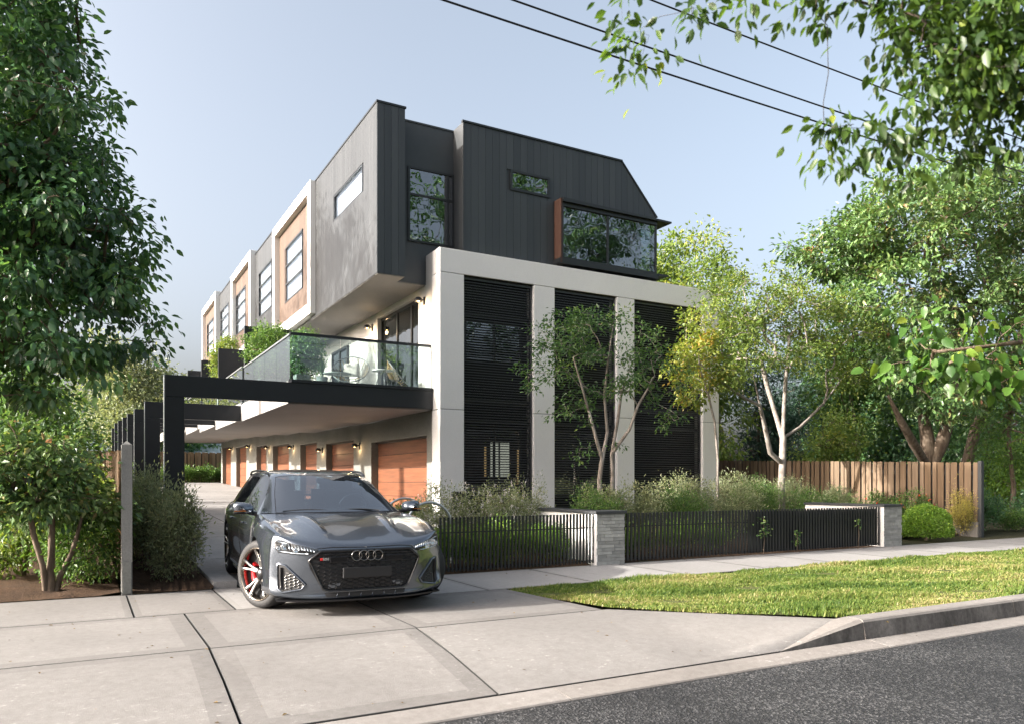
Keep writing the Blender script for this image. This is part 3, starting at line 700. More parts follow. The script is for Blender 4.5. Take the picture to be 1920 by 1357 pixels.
# pergola portal frames
PY = [17.41, 23.42, 28.6, 33.4, 37.8, 43.25, 48.5, 53.6]; PT = [3.58, 3.57, 3.79, 4.0, 4.18, 4.42, 4.65, 4.66]
ORD = ['nearest', 'second', 'third', 'fourth', 'fifth', 'sixth', 'seventh', 'farthest']
for i, (y, z) in enumerate(zip(PY, PT)):
    g = ground_z(0, y)
    t = thing('portal_frame', f'{ORD[i]} black steel portal frame arching over the driveway edge' if i else 'nearest black steel portal frame carrying the long beam under the balcony', 'pergola', (1.62, y, g), group='black portal frames beside the driveway')
    MB().box(-0.18, 0.20, -0.0, 0.16, -0.2, z - g - 0.45).build('post', M['black_steel'], t, bevel=0.006)
    x1 = 7.455 - 1.62 if i == 0 else 3.965 - 1.62
    MB().box(-0.18, x1, 0.0 if i else -0.005, 0.16 if i else 0.065, z - g - 0.449, z - g).build('beam', M['black_steel'], t, bevel=0.006)
    if i == 0: MB().box(2.40, x1, -0.035, 0.06, z - g + 0.002, z - g + 0.06).build('beam_cap', M['black_steel'], t)
    else: MB().box(-0.195, -0.181, 0.0, 0.16, -0.1, z - g).build('edge_trim', M['steel'], t)
    if i == 0: MB().box(-0.195, -0.181, 0.0, 0.16, -0.1, z - g).build('edge_trim', M['steel'], t)
def wall_lamp(x, y, z, label, group, power, s=1.0):
    t = thing('wall_lamp', label, 'lamp', (x, y, z), group=group)
    MB().box(-0.03, 0.0, -0.045 * s, 0.045 * s, -0.10 * s, 0.10 * s).build('back_plate', M['black_steel'], t)
    MB().tube([(-0.03, 0, 0.02), (-0.09, 0, 0.03)], 0.018, 8).build('arm', M['black_steel'], t)
    pr = [(0.004, 0.085), (0.05, 0.078), (0.085, 0.05), (0.10, 0.01), (0.102, -0.03), (0.094, -0.03), (0.085, 0.01), (0.05, 0.06), (0.004, 0.07)]
    MB().lathe([(r * s, h * s) for r, h in pr], 20, origin=(-0.17, 0, 0)).build('shade', M['black_steel'], t)
    MB().lathe([(0.001, -0.04), (0.022, -0.036), (0.034, -0.012), (0.03, 0.012), (0.012, 0.045)], 12, origin=(-0.17, 0, 0)).build('bulb', M['bulb'], t)
    ld = bpy.data.lights.new('lamp_glow', 'POINT'); ld.energy = power; ld.color = (1.0, 0.66, 0.34); ld.shadow_soft_size = 0.04
    lo = bpy.data.objects.new('lamp_glow', ld); COL.objects.link(lo); lo.parent = t; lo.location = (-0.15, 0, -0.10)
LY = [(23.15, 2.46), (27.41, 2.48), (31.84, 2.76), (36.6, 2.93), (41.34, 3.17), (46.8, 3.26)]
for i, (y, z) in enumerate(LY):
    wall_lamp(7.46, y, z, 'black dome wall lamp on the garage wall, ' + ['nearest the street', 'second from the street', 'third from the street', 'fourth from the street', 'fifth from the street', 'last before the far end'][i], 'lamps between the garage doors', 2.6)
wall_lamp(7.46, 17.94, 5.88, 'lit wall lamp beside the white corner pillar above the balcony', 'lit balcony lamps', 4)
wall_lamp(7.46, 21.93, 5.90, 'lit wall lamp left of the sliding balcony doors', 'lit balcony lamps', 4)
# end of the drive: timber fence, shed roof
def paling(name, label, x0, y0, x1, y1, topf, botf, pitch, cat='fence', mt='fence_wood', gapw=0.02):
    t = thing(name, label, cat, (x0, y0, botf(y0)))
    L = math.hypot(x1 - x0, y1 - y0); ang = math.atan2(y1 - y0, x1 - x0); t.rotation_euler = (0, 0, ang)
    n = int(L / pitch)
    me = unit_box(M[mt]); rnd = random.Random(7)
    for i in range(n):
        s = i * pitch; yy = y0 + (y1 - y0) * s / L; b0 = botf(yy) - botf(y0)
        h = topf(yy) - botf(yy) + rnd.uniform(-0.008, 0.008); off = 0.0 if i % 2 else 0.022
        link('paling', me, t, (s, off + rnd.uniform(-0.003, 0.003), b0), None, (pitch - gapw + (0.01 if i % 2 else -0.05), 0.02, h))
    mb = MB()
    for f in (0.25, 0.8):
        z0 = (topf(y0) - botf(y0)) * f; z1 = (topf(y1) - botf(y0)) - (topf(y1) - botf(y1)) * (1 - f)
        mb.add([(0, -0.05, z0), (L, -0.05, z1), (L, -0.002, z1), (0, -0.002, z0), (0, -0.05, z0 + 0.08), (L, -0.05, z1 + 0.08), (L, -0.002, z1 + 0.08), (0, -0.002, z0 + 0.08)],
               [(3, 2, 1, 0), (4, 5, 6, 7), (0, 1, 5, 4), (1, 2, 6, 5), (2, 3, 7, 6), (3, 0, 4, 7)])
    mb.build('rail', M['seam'], t)
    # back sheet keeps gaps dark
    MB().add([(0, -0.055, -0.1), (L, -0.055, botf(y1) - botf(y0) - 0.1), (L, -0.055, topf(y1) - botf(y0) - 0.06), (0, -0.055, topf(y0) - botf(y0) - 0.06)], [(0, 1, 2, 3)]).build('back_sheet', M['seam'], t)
    return t
wf_ = paling('timber_fence', 'tall brown timber paling fence along the right garden boundary', 19.33, 11.0, 19.33, 24.0, lambda y: 1.84 + 0.029 * (y - 11), lambda y: 0.25 + 0.029 * (y - 11), 0.174)
box('end_post', M['cap_dark'], wf_, -0.10, -0.01, -0.06, 0.05, -0.3, 1.62)
ff = paling('timber_fence', 'brown timber paling fence closing the far end of the driveway', 9.0, 53.5, -6.0, 53.5, lambda y: 3.26, lambda y: 1.28, 0.22)
rw = tag(MB().box(19.22, 19.42, 10.96, 24, -0.2, 0.36).build('retaining_wall', M['kerb']), 'low pale concrete retaining wall under the timber fence', 'wall')
roof = thing('shed', 'pale blue metal-roofed shed beyond the far driveway fence', 'shed', (5.5, 62, 1.2))
MB().box(-6, 8, -3.5, 6, 0, 2.1).build('wall', M['render_grey'], roof)
rb = MB(); 
for k in range(48):
    x = -6.4 + k * 0.31; rb.add([(x, -4.0, 2.0), (x + 0.155, -4.0, 2.05), (x + 0.31, -4.0, 2.0), (x + 0.31, 1.0, 3.1), (x + 0.155, 1.0, 3.15), (x, 1.0, 3.1)], [(0, 1, 4, 5), (1, 2, 3, 4)])
rb.box(-6.4, 8.5, 0.9, 1.2, 3.05, 3.3)
rb.add([(-6.4, 1.2, 3.1), (8.5, 1.2, 3.1), (8.5, 6.4, 2.0), (-6.4, 6.4, 2.0)], [(0, 1, 2, 3)])
rb.build('roof', M['iron_roof'], roof)
# left boundary fence with concrete end post
lf = paling('boundary_fence', 'grey weathered boundary fence running back from the concrete post', 0.43, 10.42, 0.43, 26.0, lambda y: 1.74 + 0.031 * (y - 10.4), lambda y: 0.12 + 0.031 * (y - 10.4), 0.16, mt='fence_wood')
pt = thing('fence_post', 'square grey concrete fence post with a chamfered top beside the driveway', 'post', (0.435, 10.33, 0))
MB().box(-0.058, 0.058, -0.06, 0.06, -0.2, 1.80).add([(-0.058, -0.06, 1.80), (0.058, -0.06, 1.80), (0.058, 0.06, 1.80), (-0.058, 0.06, 1.80), (0, 0, 1.85)], [(0, 1, 4), (1, 2, 4), (2, 3, 4), (3, 0, 4)]).build('shaft', M['render_grey'], pt)
MB().box(-0.045, 0.045, -0.075, -0.061, 0.02, 0.40).build('base_plate', M['garage_wall'], pt)
# ================================================================ street fence with brick piers
def picket_fence(label, x0, x1, pitch, w, y=10.29):
    t = thing('slat_fence', label, 'fence', (x0, y, 0))
    n = round((x1 - x0) / pitch)
    for i in range(n):
        x = i * pitch + (pitch - w) / 2
        link('picket', unit_box(M['picket']), t, (x, 0.0, 0.035), None, (w, 0.018, 0.80))
    for z in (0.06, 0.60): MB().box(0.01, x1 - x0 - 0.01, 0.020, 0.04, z, z + 0.018).build('rail', M['black_steel'], t)
    return t
picket_fence('black metal slat fence beside the parked car, up to the first brick pier', 4.50, 7.25, 0.063, 0.030)
f2 = picket_fence('long black metal slat fence between the two brick piers', 7.82, 14.55, 0.080, 0.042)
MB().box(3.0, 6.70, 0.055, 0.062, 0.04, 0.80).build('backing_sheet', M['black_steel'], f2)
def pier(x0, x1, yb, label, seed):
    t = thing('brick_pier', label, 'pier', (x0, 10.22, 0))
    w = x1 - x0; rnd = random.Random(seed)
    MB().box(0.006, w - 0.006, 0.008, 0.44, -0.1, 0.83).build('mortar', M['mortar'], t)
    hc = 0.83 / 15
    for c in range(15):
        z = c * hc; L = 0.27
        x = -(rnd.uniform(0.0, 0.27))
        while x < w:
            a, b = max(x, 0) + 0.003, min(x + L, w) - 0.003
            if b - a > 0.02: piece('brick', M['brick'], t, a, b, -rnd.uniform(0, 0.006), 0.03, z + 0.003, z + hc - 0.003)
            x += L
    for side in (0, 1):
        for c in range(15):
            z = c * hc; y = 0.035
            L = 0.19 + 0.03 * (c % 2)
            while y < 0.44:
                b = min(y + L, 0.44)
                X0 = (-0.001, 0.01) if side == 0 else (w - 0.01, w + 0.001)
                if side: piece('brick', M['brick'], t, X0[0], X0[1], y + 0.003, b - 0.003, z + 0.003, z + hc - 0.003)
                y += L
    MB().box(0.0, 0.02, -0.002, yb, 0.0, 0.828).box(0.02, 0.30, 0.44, yb, 0.0, 0.828).build('side_wall', M['render_white'], t)
    MB().box(-0.03, w + 0.03, -0.03, 0.47, 0.832, 0.88).box(-0.03, 0.33, 0.47, yb + 0.02, 0.832, 0.88).build('capping', M['cap_dark'], t, bevel=0.004)
pier(7.25, 7.82, 1.9, 'pale grey brick pier between the two black slat fences', 3)
pier(14.55, 15.15, 2.0, 'pale grey brick pier at the far right end of the long slat fence', 4)
mg = thing('screen_box', 'small black slatted meter screen at the foot of the white corner pillar', 'screen', (7.74, 16.86, 0.2))
for k in range(9): piece('slat', M['picket'], mg, 0.0 + k * 0.048, 0.038 + k * 0.048, 0.0, 0.03, 0, 0.92)
MB().box(0, 0.43, 0.035, 0.08, 0, 0.90).build('back_panel', M['black_steel'], mg)
# bicycle hoops
def hoop(cx, y, w, h, label, rz):
    g = ground_z(0, y)
    pts = [(-w / 2, 0, -0.05), (-w / 2, 0, h - w / 2)] + [(-w / 2 * math.cos(a), 0, h - w / 2 + w / 2 * math.sin(a)) for a in np.linspace(0.2, math.pi - 0.2, 16)] + [(w / 2, 0, h - w / 2), (w / 2, 0, -0.05)]
    tag(MB().tube(pts, 0.021, 10).build('bicycle_hoop', M['steel'], None, (cx, y, g), (0, 0, rz)), label, 'bicycle rack', 'steel bicycle hoops')
hoop(4.80, 11.35, 0.78, 1.0, 'front galvanised steel bicycle hoop by the slat fence', 0.0)
hoop(4.86, 12.6, 0.78, 1.0, 'rear galvanised steel bicycle hoop behind the car mirror', 0.0)
# overhead wires
for (Y, z0, z1, lab) in ((6.6, 5.86, 5.95, 'lowest overhead cable crossing the sky above the house'), (7.0, 6.38, 6.44, 'middle overhead cable crossing the sky'), (7.4, 7.27, 7.30, 'highest overhead cable, partly behind the foreground leaves')):
    pts = [(x, Y, z0 + (z1 - z0) * (x - 2.5) / 8 + 0.0012 * (x - 8) ** 2 - 0.03) for x in np.linspace(-14, 44, 60)]
    tag(MB().tube(pts, 0.011, 6).build('overhead_wire', M['black_steel']), lab, 'cable', 'overhead wires')
# ================================================================ vegetation
LEAF_SIMPLE = (np.array([(0, 0, 0), (-0.5, 0.42, 0.10), (0, 1, -0.08), (0.5, 0.42, 0.10)], float), np.array([(0, 1, 2), (0, 2, 3)]))
LEAF_FINE = (np.array([(0, 0, 0), (-0.42, 0.28, 0.05), (-0.40, 0.62, 0.02), (0, 1, -0.16), (0.40, 0.62, 0.02), (0.42, 0.28, 0.05), (0, 0.3, -0.03), (0, 0.65, -0.07)], float),
             np.array([(0, 6, 1), (6, 7, 2), (6, 2, 1), (7, 3, 2), (0, 5, 6), (5, 4, 6), (6, 4, 7), (7, 4, 3)]))
def lobed():
    pts = [(0, 0)]; ang = [200, 160, 150, 125, 112, 90, 68, 55, 30, 20, -20]
    rad = [0.30, 0.52, 0.36, 0.72, 0.42, 1.0, 0.42, 0.72, 0.36, 0.52, 0.30]
    pts += [(r * math.cos(R(a)), 0.12 + r * math.sin(R(a)) * 0.9) for a, r in zip(ang, rad)]
    V = np.array([(x, y, -0.22 * (x * x + y * y) + (0.05 if i % 2 else 0)) for i, (x, y) in enumerate(pts)], float)
    V[0] = (0, 0.1, 0.03)
    return V, np.array([(0, i + 1, i) for i in range(1, len(pts) - 1)])
LEAF_LOBED = lobed()
def heart():
    out = [(0, 0), (-.20, -.06), (-.40, .06), (-.50, .26), (-.46, .48), (-.32, .70), (-.14, .88), (0, 1.05), (.14, .88), (.32, .70), (.46, .48), (.50, .26), (.40, .06), (.20, -.06)]
    mid = [(0, .22), (0, .50), (0, .78)]
    V = np.array([(x, y, .10 * abs(x) - .16 * y * y + .02 * math.sin(9 * y)) for x, y in out] + [(x, y, -.16 * y * y - .03) for x, y in mid])
    F = [(0, 14, 1), (1, 14, 2), (2, 14, 3), (3, 14, 15), (3, 15, 4), (4, 15, 5), (5, 15, 16), (5, 16, 6), (6, 16, 7), (7, 16, 8), (8, 16, 9), (9, 16, 15), (9, 15, 10), (10, 15, 11), (11, 15, 14), (11, 14, 12), (12, 14, 13), (13, 14, 0)]
    return V, np.array(F)
LEAF_HEART = heart()
def unit(a): return a / np.maximum(np.linalg.norm(a, axis=-1, keepdims=True), 1e-9)
def leaves(name, P, axis, normal, L, W, mat_, rnd, tmpl=LEAF_SIMPLE):
    """P (n,3) leaf bases; axis, normal (n,3); L, W (n,)"""
    T, TF = tmpl; n = len(P); k = len(T)
    y = unit(axis); x = unit(np.cross(y, normal)); z = np.cross(x, y)
    V = (P[:, None, :] + x[:, None, :] * (T[None, :, 0:1] * W[:, None, None]) + y[:, None, :] * (T[None, :, 1:2] * L[:, None, None]) + z[:, None, :] * (T[None, :, 2:3] * L[:, None, None]))
    F = (np.arange(n) * k)[:, None, None] + TF[None]
    return np_mesh(name, V.reshape(-1, 3), F.reshape(-1, 3), mat_, {'rnd': np.repeat(np.clip(rnd, 0, 1), k)}, k > 5)
def in_blobs(rng, blobs, n, shell=0.35):
    """points spread through a union of ellipsoids (cx,cy,cz,rx,ry,rz), thinner towards the middle"""
    vol = np.array([b[3] * b[4] * b[5] for b in blobs]); idx = rng.choice(len(blobs), n, p=vol / vol.sum())
    d = unit(rng.normal(size=(n, 3))); r = rng.uniform(shell ** 3, 1, n) ** (1 / 3)
    B = np.array(blobs)[idx]
    return B[:, :3] + d * r[:, None] * B[:, 3:6]
class Skeleton:
    def __init__(s): s.p = []; s.par = []; s.w = []; s.rmin = []
    def add(s, p, par, rmin=0.0): s.p.append(np.array(p, float)); s.par.append(par); s.w.append(0.0); s.rmin.append(rmin); return len(s.p) - 1
    def path(s, pts, rads, par=-1):
        ids = []
        for q, r in zip(pts, rads): par = s.add(q, par, r); ids.append(par)
        return ids
    def attach(s, c, rng, steps=3, bow=0.12, up=0.7, first=0):
        A = np.array(s.p[first:]); d = np.linalg.norm(A - c, axis=1) + up * np.maximum(0, A[:, 2] - c[2] + 0.05)
        k = int(np.argmin(d)) + first; a = s.p[k]; L = np.linalg.norm(c - a); par = k
        for i in range(1, steps + 1):
            t = i / steps; q = a + (c - a) * t + rng.normal(0, 0.05 * L, 3) * (1 - t) * (t > 0) + np.array([0, 0, bow * L * 4 * t * (1 - t) * 0.5])
            par = s.add(q if i < steps else c, par)
        s.w[par] += 1
    def mesh(s, name, mat_, tip=0.006, expo=0.5, k0=7):
        n = len(s.p); w = np.array(s.w); ch = [[] for _ in range(n)]
        for i in range(n - 1, -1, -1):
            if s.par[i] >= 0: w[s.par[i]] += max(w[i], 0.02); ch[s.par[i]].append(i)
        rad = np.maximum(tip * np.maximum(w, 0.12) ** expo, np.array(s.rmin))
        for i in range(n):
            if s.par[i] >= 0: rad[i] = min(rad[i], rad[s.par[i]])
        mb = MB(); todo = [i for i in range(n) if s.par[i] < 0]
        starts = [(i, None) for i in todo]
        while starts:
            i, frm = starts.pop(); pts = []; rs = []
            if frm is not None: pts.append(s.p[frm]); rs.append(rad[i])
            while True:
                pts.append(s.p[i]); rs.append(rad[i])
                if not ch[i]: break
                nx = max(ch[i], key=lambda q: w[q])
                for q in ch[i]:
                    if q != nx: starts.append((q, i))
                i = nx
            if len(pts) > 1:
                rs[-1] *= 0.5; mb.tube(pts, rs, k0 if max(rs) > 0.02 else 3, cap=False)
        return mb.mesh(name, mat_)
def V3(p): return np.array((p[0], p[1], p[2]), float)
def plant(name, label, cat, base, blobs, nclump, nleaf, rc, L, W, lmat, bmat, seed, trunk=None, group=None, droop=0.35, tmpl=LEAF_SIMPLE, tip=0.006, expo=0.5,
          parts=('trunk', 'crown'), shell=0.3, flat=0.7, up=0.7, outward=0.8, tint=0.0, xclump=None, extra=None, steps=3, nup=1.0, twigs=3):
    rng = np.random.default_rng(seed)
    t = thing(name, label, cat, base, group=group); b = V3(base)
    sk = Skeleton()
    if trunk is None: sk.path([b + (0, 0, -0.05), b + (0, 0, 0.06)], [0.02, 0.015])
    else:
        ids = {}
        for key, par, pts, rads in trunk:
            pr = -1 if par is None else ids[par[0]][par[1]]
            ids[key] = sk.path([V3(q) for q in pts], rads, pr)
    C = in_blobs(rng, blobs, nclump, shell)
    C[:, 2] = np.maximum(C[:, 2], b[2] + 0.08)
    if xclump is not None: C = np.concatenate([C, np.array([V3(q) for q in xclump])])
    order = np.argsort(np.linalg.norm(C - np.array(sk.p[-1]), axis=1))
    for i in order:
        sk.attach(C[i], rng, steps=steps, up=up); last = len(sk.p) - 1
        for _ in range(twigs): sk.add(C[i] + unit(rng.normal(size=3)) * rc * rng.uniform(0.7, 1.6) * np.array([1, 1, flat]), last)
    n = len(C) * nleaf; ci = np.repeat(np.arange(len(C)), nleaf)
    g = rng.normal(size=(n, 3)) * np.array([1, 1, flat]) * rc * rng.uniform(0.6, 1.3, len(C))[ci][:, None]
    P = C[ci] + g
    P[:, 2] = np.maximum(P[:, 2], b[2] + 0.02)
    cen = np.array(blobs)[:, :3].mean(0)
    ax = unit(g) * outward + rng.normal(size=(n, 3)) * 0.55 + unit(C[ci] - cen) * 0.35; ax[:, 2] -= droop
    nr = rng.normal(size=(n, 3)) * 0.6; nr[:, 2] += nup
    s = rng.uniform(0.65, 1.25, n); crnd = rng.normal(0, 0.13, len(C))[ci]
    r = 0.45 + tint + crnd + rng.normal(0, 0.16, n)
    me = leaves(parts[1], P - b, ax, nr, L * s, W * s * rng.uniform(0.85, 1.15, n), lmat, r, tmpl)
    link(parts[1], me, t)
    bm_ = sk.mesh(parts[0], bmat, tip, expo)
    o = link(parts[0], bm_, t, tuple(-b))
    if extra: extra(t, rng, P - b)
    return t
G = lambda *c: [(i / (len(c) - 1), col) for i, col in enumerate(c)]
LM = {
 'dark': leaf_mat('leaf_dark_glossy', G((0.022, 0.050, 0.027), (0.040, 0.090, 0.042), (0.066, 0.135, 0.052), (0.13, 0.22, 0.055)), 0.32, 0.30, 0.65),
 'mid': leaf_mat('leaf_mid_green', G((0.022, 0.048, 0.014), (0.045, 0.092, 0.022), (0.075, 0.135, 0.03), (0.15, 0.20, 0.05)), 0.35),
 'yellow': leaf_mat('leaf_yellow_green', G((0.04, 0.07, 0.016), (0.08, 0.122, 0.026), (0.13, 0.168, 0.036), (0.23, 0.21, 0.05)), 0.4),
 'autumn': leaf_mat('leaf_turning', G((0.06, 0.09, 0.015), (0.11, 0.145, 0.022), (0.17, 0.17, 0.03), (0.27, 0.15, 0.035)), 0.4),
 'maple': leaf_mat('leaf_blue_green', G((0.016, 0.040, 0.016), (0.032, 0.070, 0.024), (0.055, 0.105, 0.03), (0.12, 0.16, 0.035)), 0.35),
 'photinia': leaf_mat('leaf_photinia', G((0.022, 0.048, 0.018), (0.044, 0.088, 0.028), (0.074, 0.126, 0.038), (0.105, 0.145, 0.05), (0.18, 0.085, 0.04)), 0.28, 0.36, 0.55),
 'olive': leaf_mat('leaf_grey_green', G((0.07, 0.088, 0.048), (0.12, 0.142, 0.078), (0.18, 0.20, 0.11), (0.27, 0.25, 0.14)), 0.3),
 'bright': leaf_mat('leaf_bright', G((0.045, 0.095, 0.014), (0.085, 0.16, 0.022), (0.135, 0.225, 0.032), (0.22, 0.28, 0.05)), 0.42, gain=1.4),
 'fore': leaf_mat('leaf_overhead', G((0.018, 0.040, 0.012), (0.036, 0.070, 0.014), (0.070, 0.118, 0.018), (0.19, 0.21, 0.03)), 0.5, gain=1.25),
 'broad': leaf_mat('leaf_broad', G((0.02, 0.06, 0.012), (0.045, 0.11, 0.02), (0.09, 0.18, 0.03), (0.22, 0.27, 0.04)), 0.4, 0.4, gain=0.95),
 'conifer': leaf_mat('leaf_conifer', G((0.008, 0.020, 0.016), (0.014, 0.034, 0.024), (0.022, 0.048, 0.030), (0.035, 0.065, 0.035)), 0.15, 0.6, 0.3),
 'flower': leaf_mat('petal_white', G((0.45, 0.40, 0.38), (0.62, 0.58, 0.55), (0.60, 0.42, 0.42), (0.66, 0.64, 0.60)), 0.3, 0.7, 0.2, (1, 1, 1)),
 'red': leaf_mat('petal_red', G((0.45, 0.03, 0.02), (0.6, 0.06, 0.04), (0.65, 0.10, 0.06)), 0.3, 0.6, 0.2, (1, 0.6, 0.6)),
 'straw': leaf_mat('leaf_straw', G((0.12, 0.11, 0.03), (0.20, 0.18, 0.045), (0.30, 0.25, 0.07), (0.16, 0.18, 0.04)), 0.35),
}
def Bl(px, py, Y, rx, ry, rz):
    p = at(px, py, Y); return (p.x, p.y, p.z, rx, ry, rz)
# --- multi-stemmed tree before the louvres
YA = 13.4
A = lambda x, y, dy=0.0: at(x, y, YA + dy)
bA = at(1136, 930, YA); bA.z = ground_z(0, YA)
plant('garden_tree', 'slender multi-stemmed green tree in front of the black louvres', 'tree', bA,
      [Bl(1060, 640, YA, .75, .9, .65), Bl(1110, 600, YA, .6, .8, .35), Bl(1130, 690, YA, .9, .9, .7), Bl(1210, 640, YA, .65, .8, .55), Bl(1220, 710, YA, .8, .9, .55), Bl(1020, 710, YA, .55, .6, .2), Bl(1080, 760, YA, .55, .7, .35), Bl(1250, 790, YA, .5, .6, .3), Bl(1165, 610, YA, .6, .7, .3)],
      120, 42, 0.11, 0.088, 0.046, LM['maple'], M['bark_pale'], 11,
      trunk=[('a', None, [bA + Vector((-.08, 0, -.05)), A(1124, 900), A(1129, 860), A(1120, 830), A(1104, 770), A(1090, 720, -.2), A(1075, 670, -.3)], [.055, .05, .047, .038, .03, .024, .016]),
             ('b', ('a', 2), [A(1139, 810, .1), A(1133, 740, .2), A(1141, 670, .2), A(1150, 610, .3)], [.036, .03, .022, .014]),
             ('c', None, [bA + Vector((.12, .05, -.05)), A(1149, 890, .1), A(1147, 850, .1), A(1158, 790, .1), A(1166, 730, .2), A(1185, 680, .3)], [.05, .045, .042, .035, .028, .018]),
             ('d', ('c', 2), [A(1180, 805, -.2), A(1196, 760, -.3), A(1228, 705, -.3)], [.034, .028, .016])],
      droop=0.25, tip=0.003, xclump=[at(975, 690, YA - .3), at(1000, 700, YA - .2), at(990, 722, YA), at(1100, 840, YA), at(1085, 855, YA), at(1160, 835, YA)], tint=-0.03)
# --- sunlit tree right of the louvres
YB = 15.0
B = lambda x, y, dy=0.0: at(x, y, YB + dy)
bB = at(1466, 945, YB); bB.z = ground_z(0, YB)
blB = [Bl(1330, 620, YB - .6, .9, 1.1, .8), Bl(1400, 560, YB, 1.1, 1.4, .9), Bl(1480, 590, YB + .3, 1.4, 1.5, 1.0), Bl(1560, 610, YB, 1.1, 1.4, 1.0), Bl(1340, 700, YB - .8, .9, 1.0, .5), Bl(1420, 660, YB, 1.1, 1.3, .5), Bl(1580, 700, YB, .8, 1.1, .5), Bl(1500, 670, YB - .7, 1.0, .8, .5)]
trB = [('a', None, [bB + Vector((0, 0, -.05)), B(1465, 900), B(1467, 868), B(1468, 820), B(1470, 760), B(1474, 700), B(1480, 640)], [.105, .10, .09, .065, .05, .036, .022]),
       ('l', ('a', 2), [B(1444, 848, -.1), B(1434, 800, -.2), B(1425, 760, -.3), B(1412, 700, -.5)], [.07, .06, .045, .03]),
       ('ll', ('l', 2), [B(1395, 745, -.6), B(1350, 715, -.8), B(1310, 680, -1.0)], [.035, .028, .02]),
       ('r', ('a', 3), [B(1500, 800, .2), B(1545, 755, .3), B(1585, 700, .3)], [.045, .035, .022]),
       ('m', ('a', 3), [B(1455, 780, .4), B(1440, 730, .5), B(1425, 670, .6)], [.045, .034, .02])]
plant('garden_tree', 'sunlit yellow-green tree with a pale forked trunk beside the house', 'tree', bB, blB, 300, 52, 0.14, 0.10, 0.056, LM['yellow'], M['bark_pale'], 12, trunk=trB, tip=0.0055, droop=0.4)
def autumn_spray(t, rng, P): pass
# branch of turning leaves reaching towards the louvres
bB2 = at(1300, 690, YB - 1.0)
plant('garden_tree', 'small tree with orange-tinged leaves against the right white pillar', 'tree', (at(1345, 940, 14.2).x, 14.2, ground_z(0, 14.2)),
      [Bl(1310, 640, 14.0, .42, .5, .55), Bl(1280, 690, 13.9, .38, .45, .4), Bl(1335, 700, 14.1, .35, .4, .5), Bl(1300, 740, 14.0, .4, .4, .22)],
      46, 46, 0.12, 0.105, 0.062, LM['autumn'], M['bark_pale'], 13,
      trunk=[('a', None, [V3((at(1345, 940, 14.2).x, 14.2, ground_z(0, 14.2) - .05)), at(1346, 860, 14.2), at(1340, 790, 14.2), at(1328, 740, 14.1), at(1312, 690, 14.0)], [.032, .028, .024, .02, .013])], tip=0.004, droop=0.5)
# --- big tree behind the timber fence
YC = 14.2
Cc = lambda x, y, dy=0.0: at(x, y, YC + dy)
bC = Cc(1745, 960); bC.z = 0.1
blC = [Bl(1700, 420, YC, 1.9, 2.2, 1.4), Bl(1850, 400, YC, 2.0, 2.2, 1.4), Bl(1600, 460, YC + 1, 1.3, 1.6, 1.1), Bl(1780, 350, YC, 1.6, 1.8, .7), Bl(1540, 470, YC + 1.5, .9, 1.2, .8), Bl(1680, 560, YC - .3, 1.5, 1.6, 1.1), Bl(1850, 560, YC - .6, 1.9, 1.8, 1.4), Bl(1720, 680, YC - .8, 1.3, 1.2, .9), Bl(1880, 700, YC - .8, 1.6, 1.5, .9), Bl(1770, 760, YC - .8, 1.5, 1.2, .4), Bl(1960, 480, YC, 1.8, 2, 2.0)]
trC = [('a', None, [bC + Vector((0, 0, -.1)), Cc(1742, 880), Cc(1738, 820), Cc(1728, 760), Cc(1722, 680)], [.26, .24, .20, .15, .10]),
       ('b', ('a', 1), [Cc(1765, 830, -.3), Cc(1785, 770, -.5), Cc(1800, 690, -.5), Cc(1810, 590, -.3)], [.20, .16, .12, .08]),
       ('c', ('a', 1), [Cc(1715, 835, -.4), Cc(1690, 790, -.7), Cc(1665, 740, -.8)], [.13, .10, .06]),
       ('d', None, [Cc(1815, 965, .8), Cc(1812, 870, .8), Cc(1830, 800, .8), Cc(1870, 720, .6), Cc(1920, 620, .4)], [.20, .18, .16, .12, .07])]
plant('boundary_tree', 'large broad glossy-leaved tree rising behind the timber fence', 'tree', bC, blC, 960, 48, 0.17, 0.165, 0.074, LM['photinia'], M['bark_brown'], 14, trunk=trC, tip=0.006, droop=0.3, tmpl=LEAF_FINE, shell=0.5)
# --- dark conifer, hedge and background trees
def back_tree(px, py_top, Y, w, h, lm, bm_, seed, label, n=90, nl=60, L=.22, W=.12, base_px=None, trunk_r=.12, rc=.35, lo=0.25, name='background_tree', group='background trees', tmpl=LEAF_SIMPLE, z0=None):
    top = at(px, py_top, Y); gz = ground_z(0, Y) if z0 is None else z0
    H = top.z - gz; b = Vector((top.x, Y, gz)); rng = np.random.default_rng(seed + 100)
    bl = []
    for k in range(7):
        f = lo + (0.92 - lo) * k / 6; ww = w * (0.55 + 0.6 * math.sin(math.pi * min(1, (f - lo) / (1 - lo) * 0.85 + 0.12)))
        bl.append((b.x + rng.normal(0, w * .18), Y + rng.normal(0, w * .18), gz + H * f, ww * .62, ww * .62, H * .13))
    tr = [('a', None, [b + Vector((0, 0, -.1)), b + Vector((.03 * H, 0, H * .2)), b + Vector((-.02 * H, 0, H * .45)), b + Vector((0, 0, H * .7))], [trunk_r, trunk_r * .85, trunk_r * .6, trunk_r * .3])]
    return plant(name, label, 'tree', b, bl, n, nl, rc, L, W, lm, bm_, seed, trunk=tr, group=group, tmpl=tmpl, shell=0.4)
back_tree(1425, 690, 27, 2.0, 0, LM['conifer'], M['bark_dark'], 21, 'dark blue-green evergreen tree behind the fence right of the house', 130, 90, .20, .06, lo=0.02)
back_tree(1500, 640, 29, 2.2, 0, LM['conifer'], M['bark_dark'], 22, 'dark evergreen behind the pale forked trunk', 120, 90, .22, .06, lo=0.02)
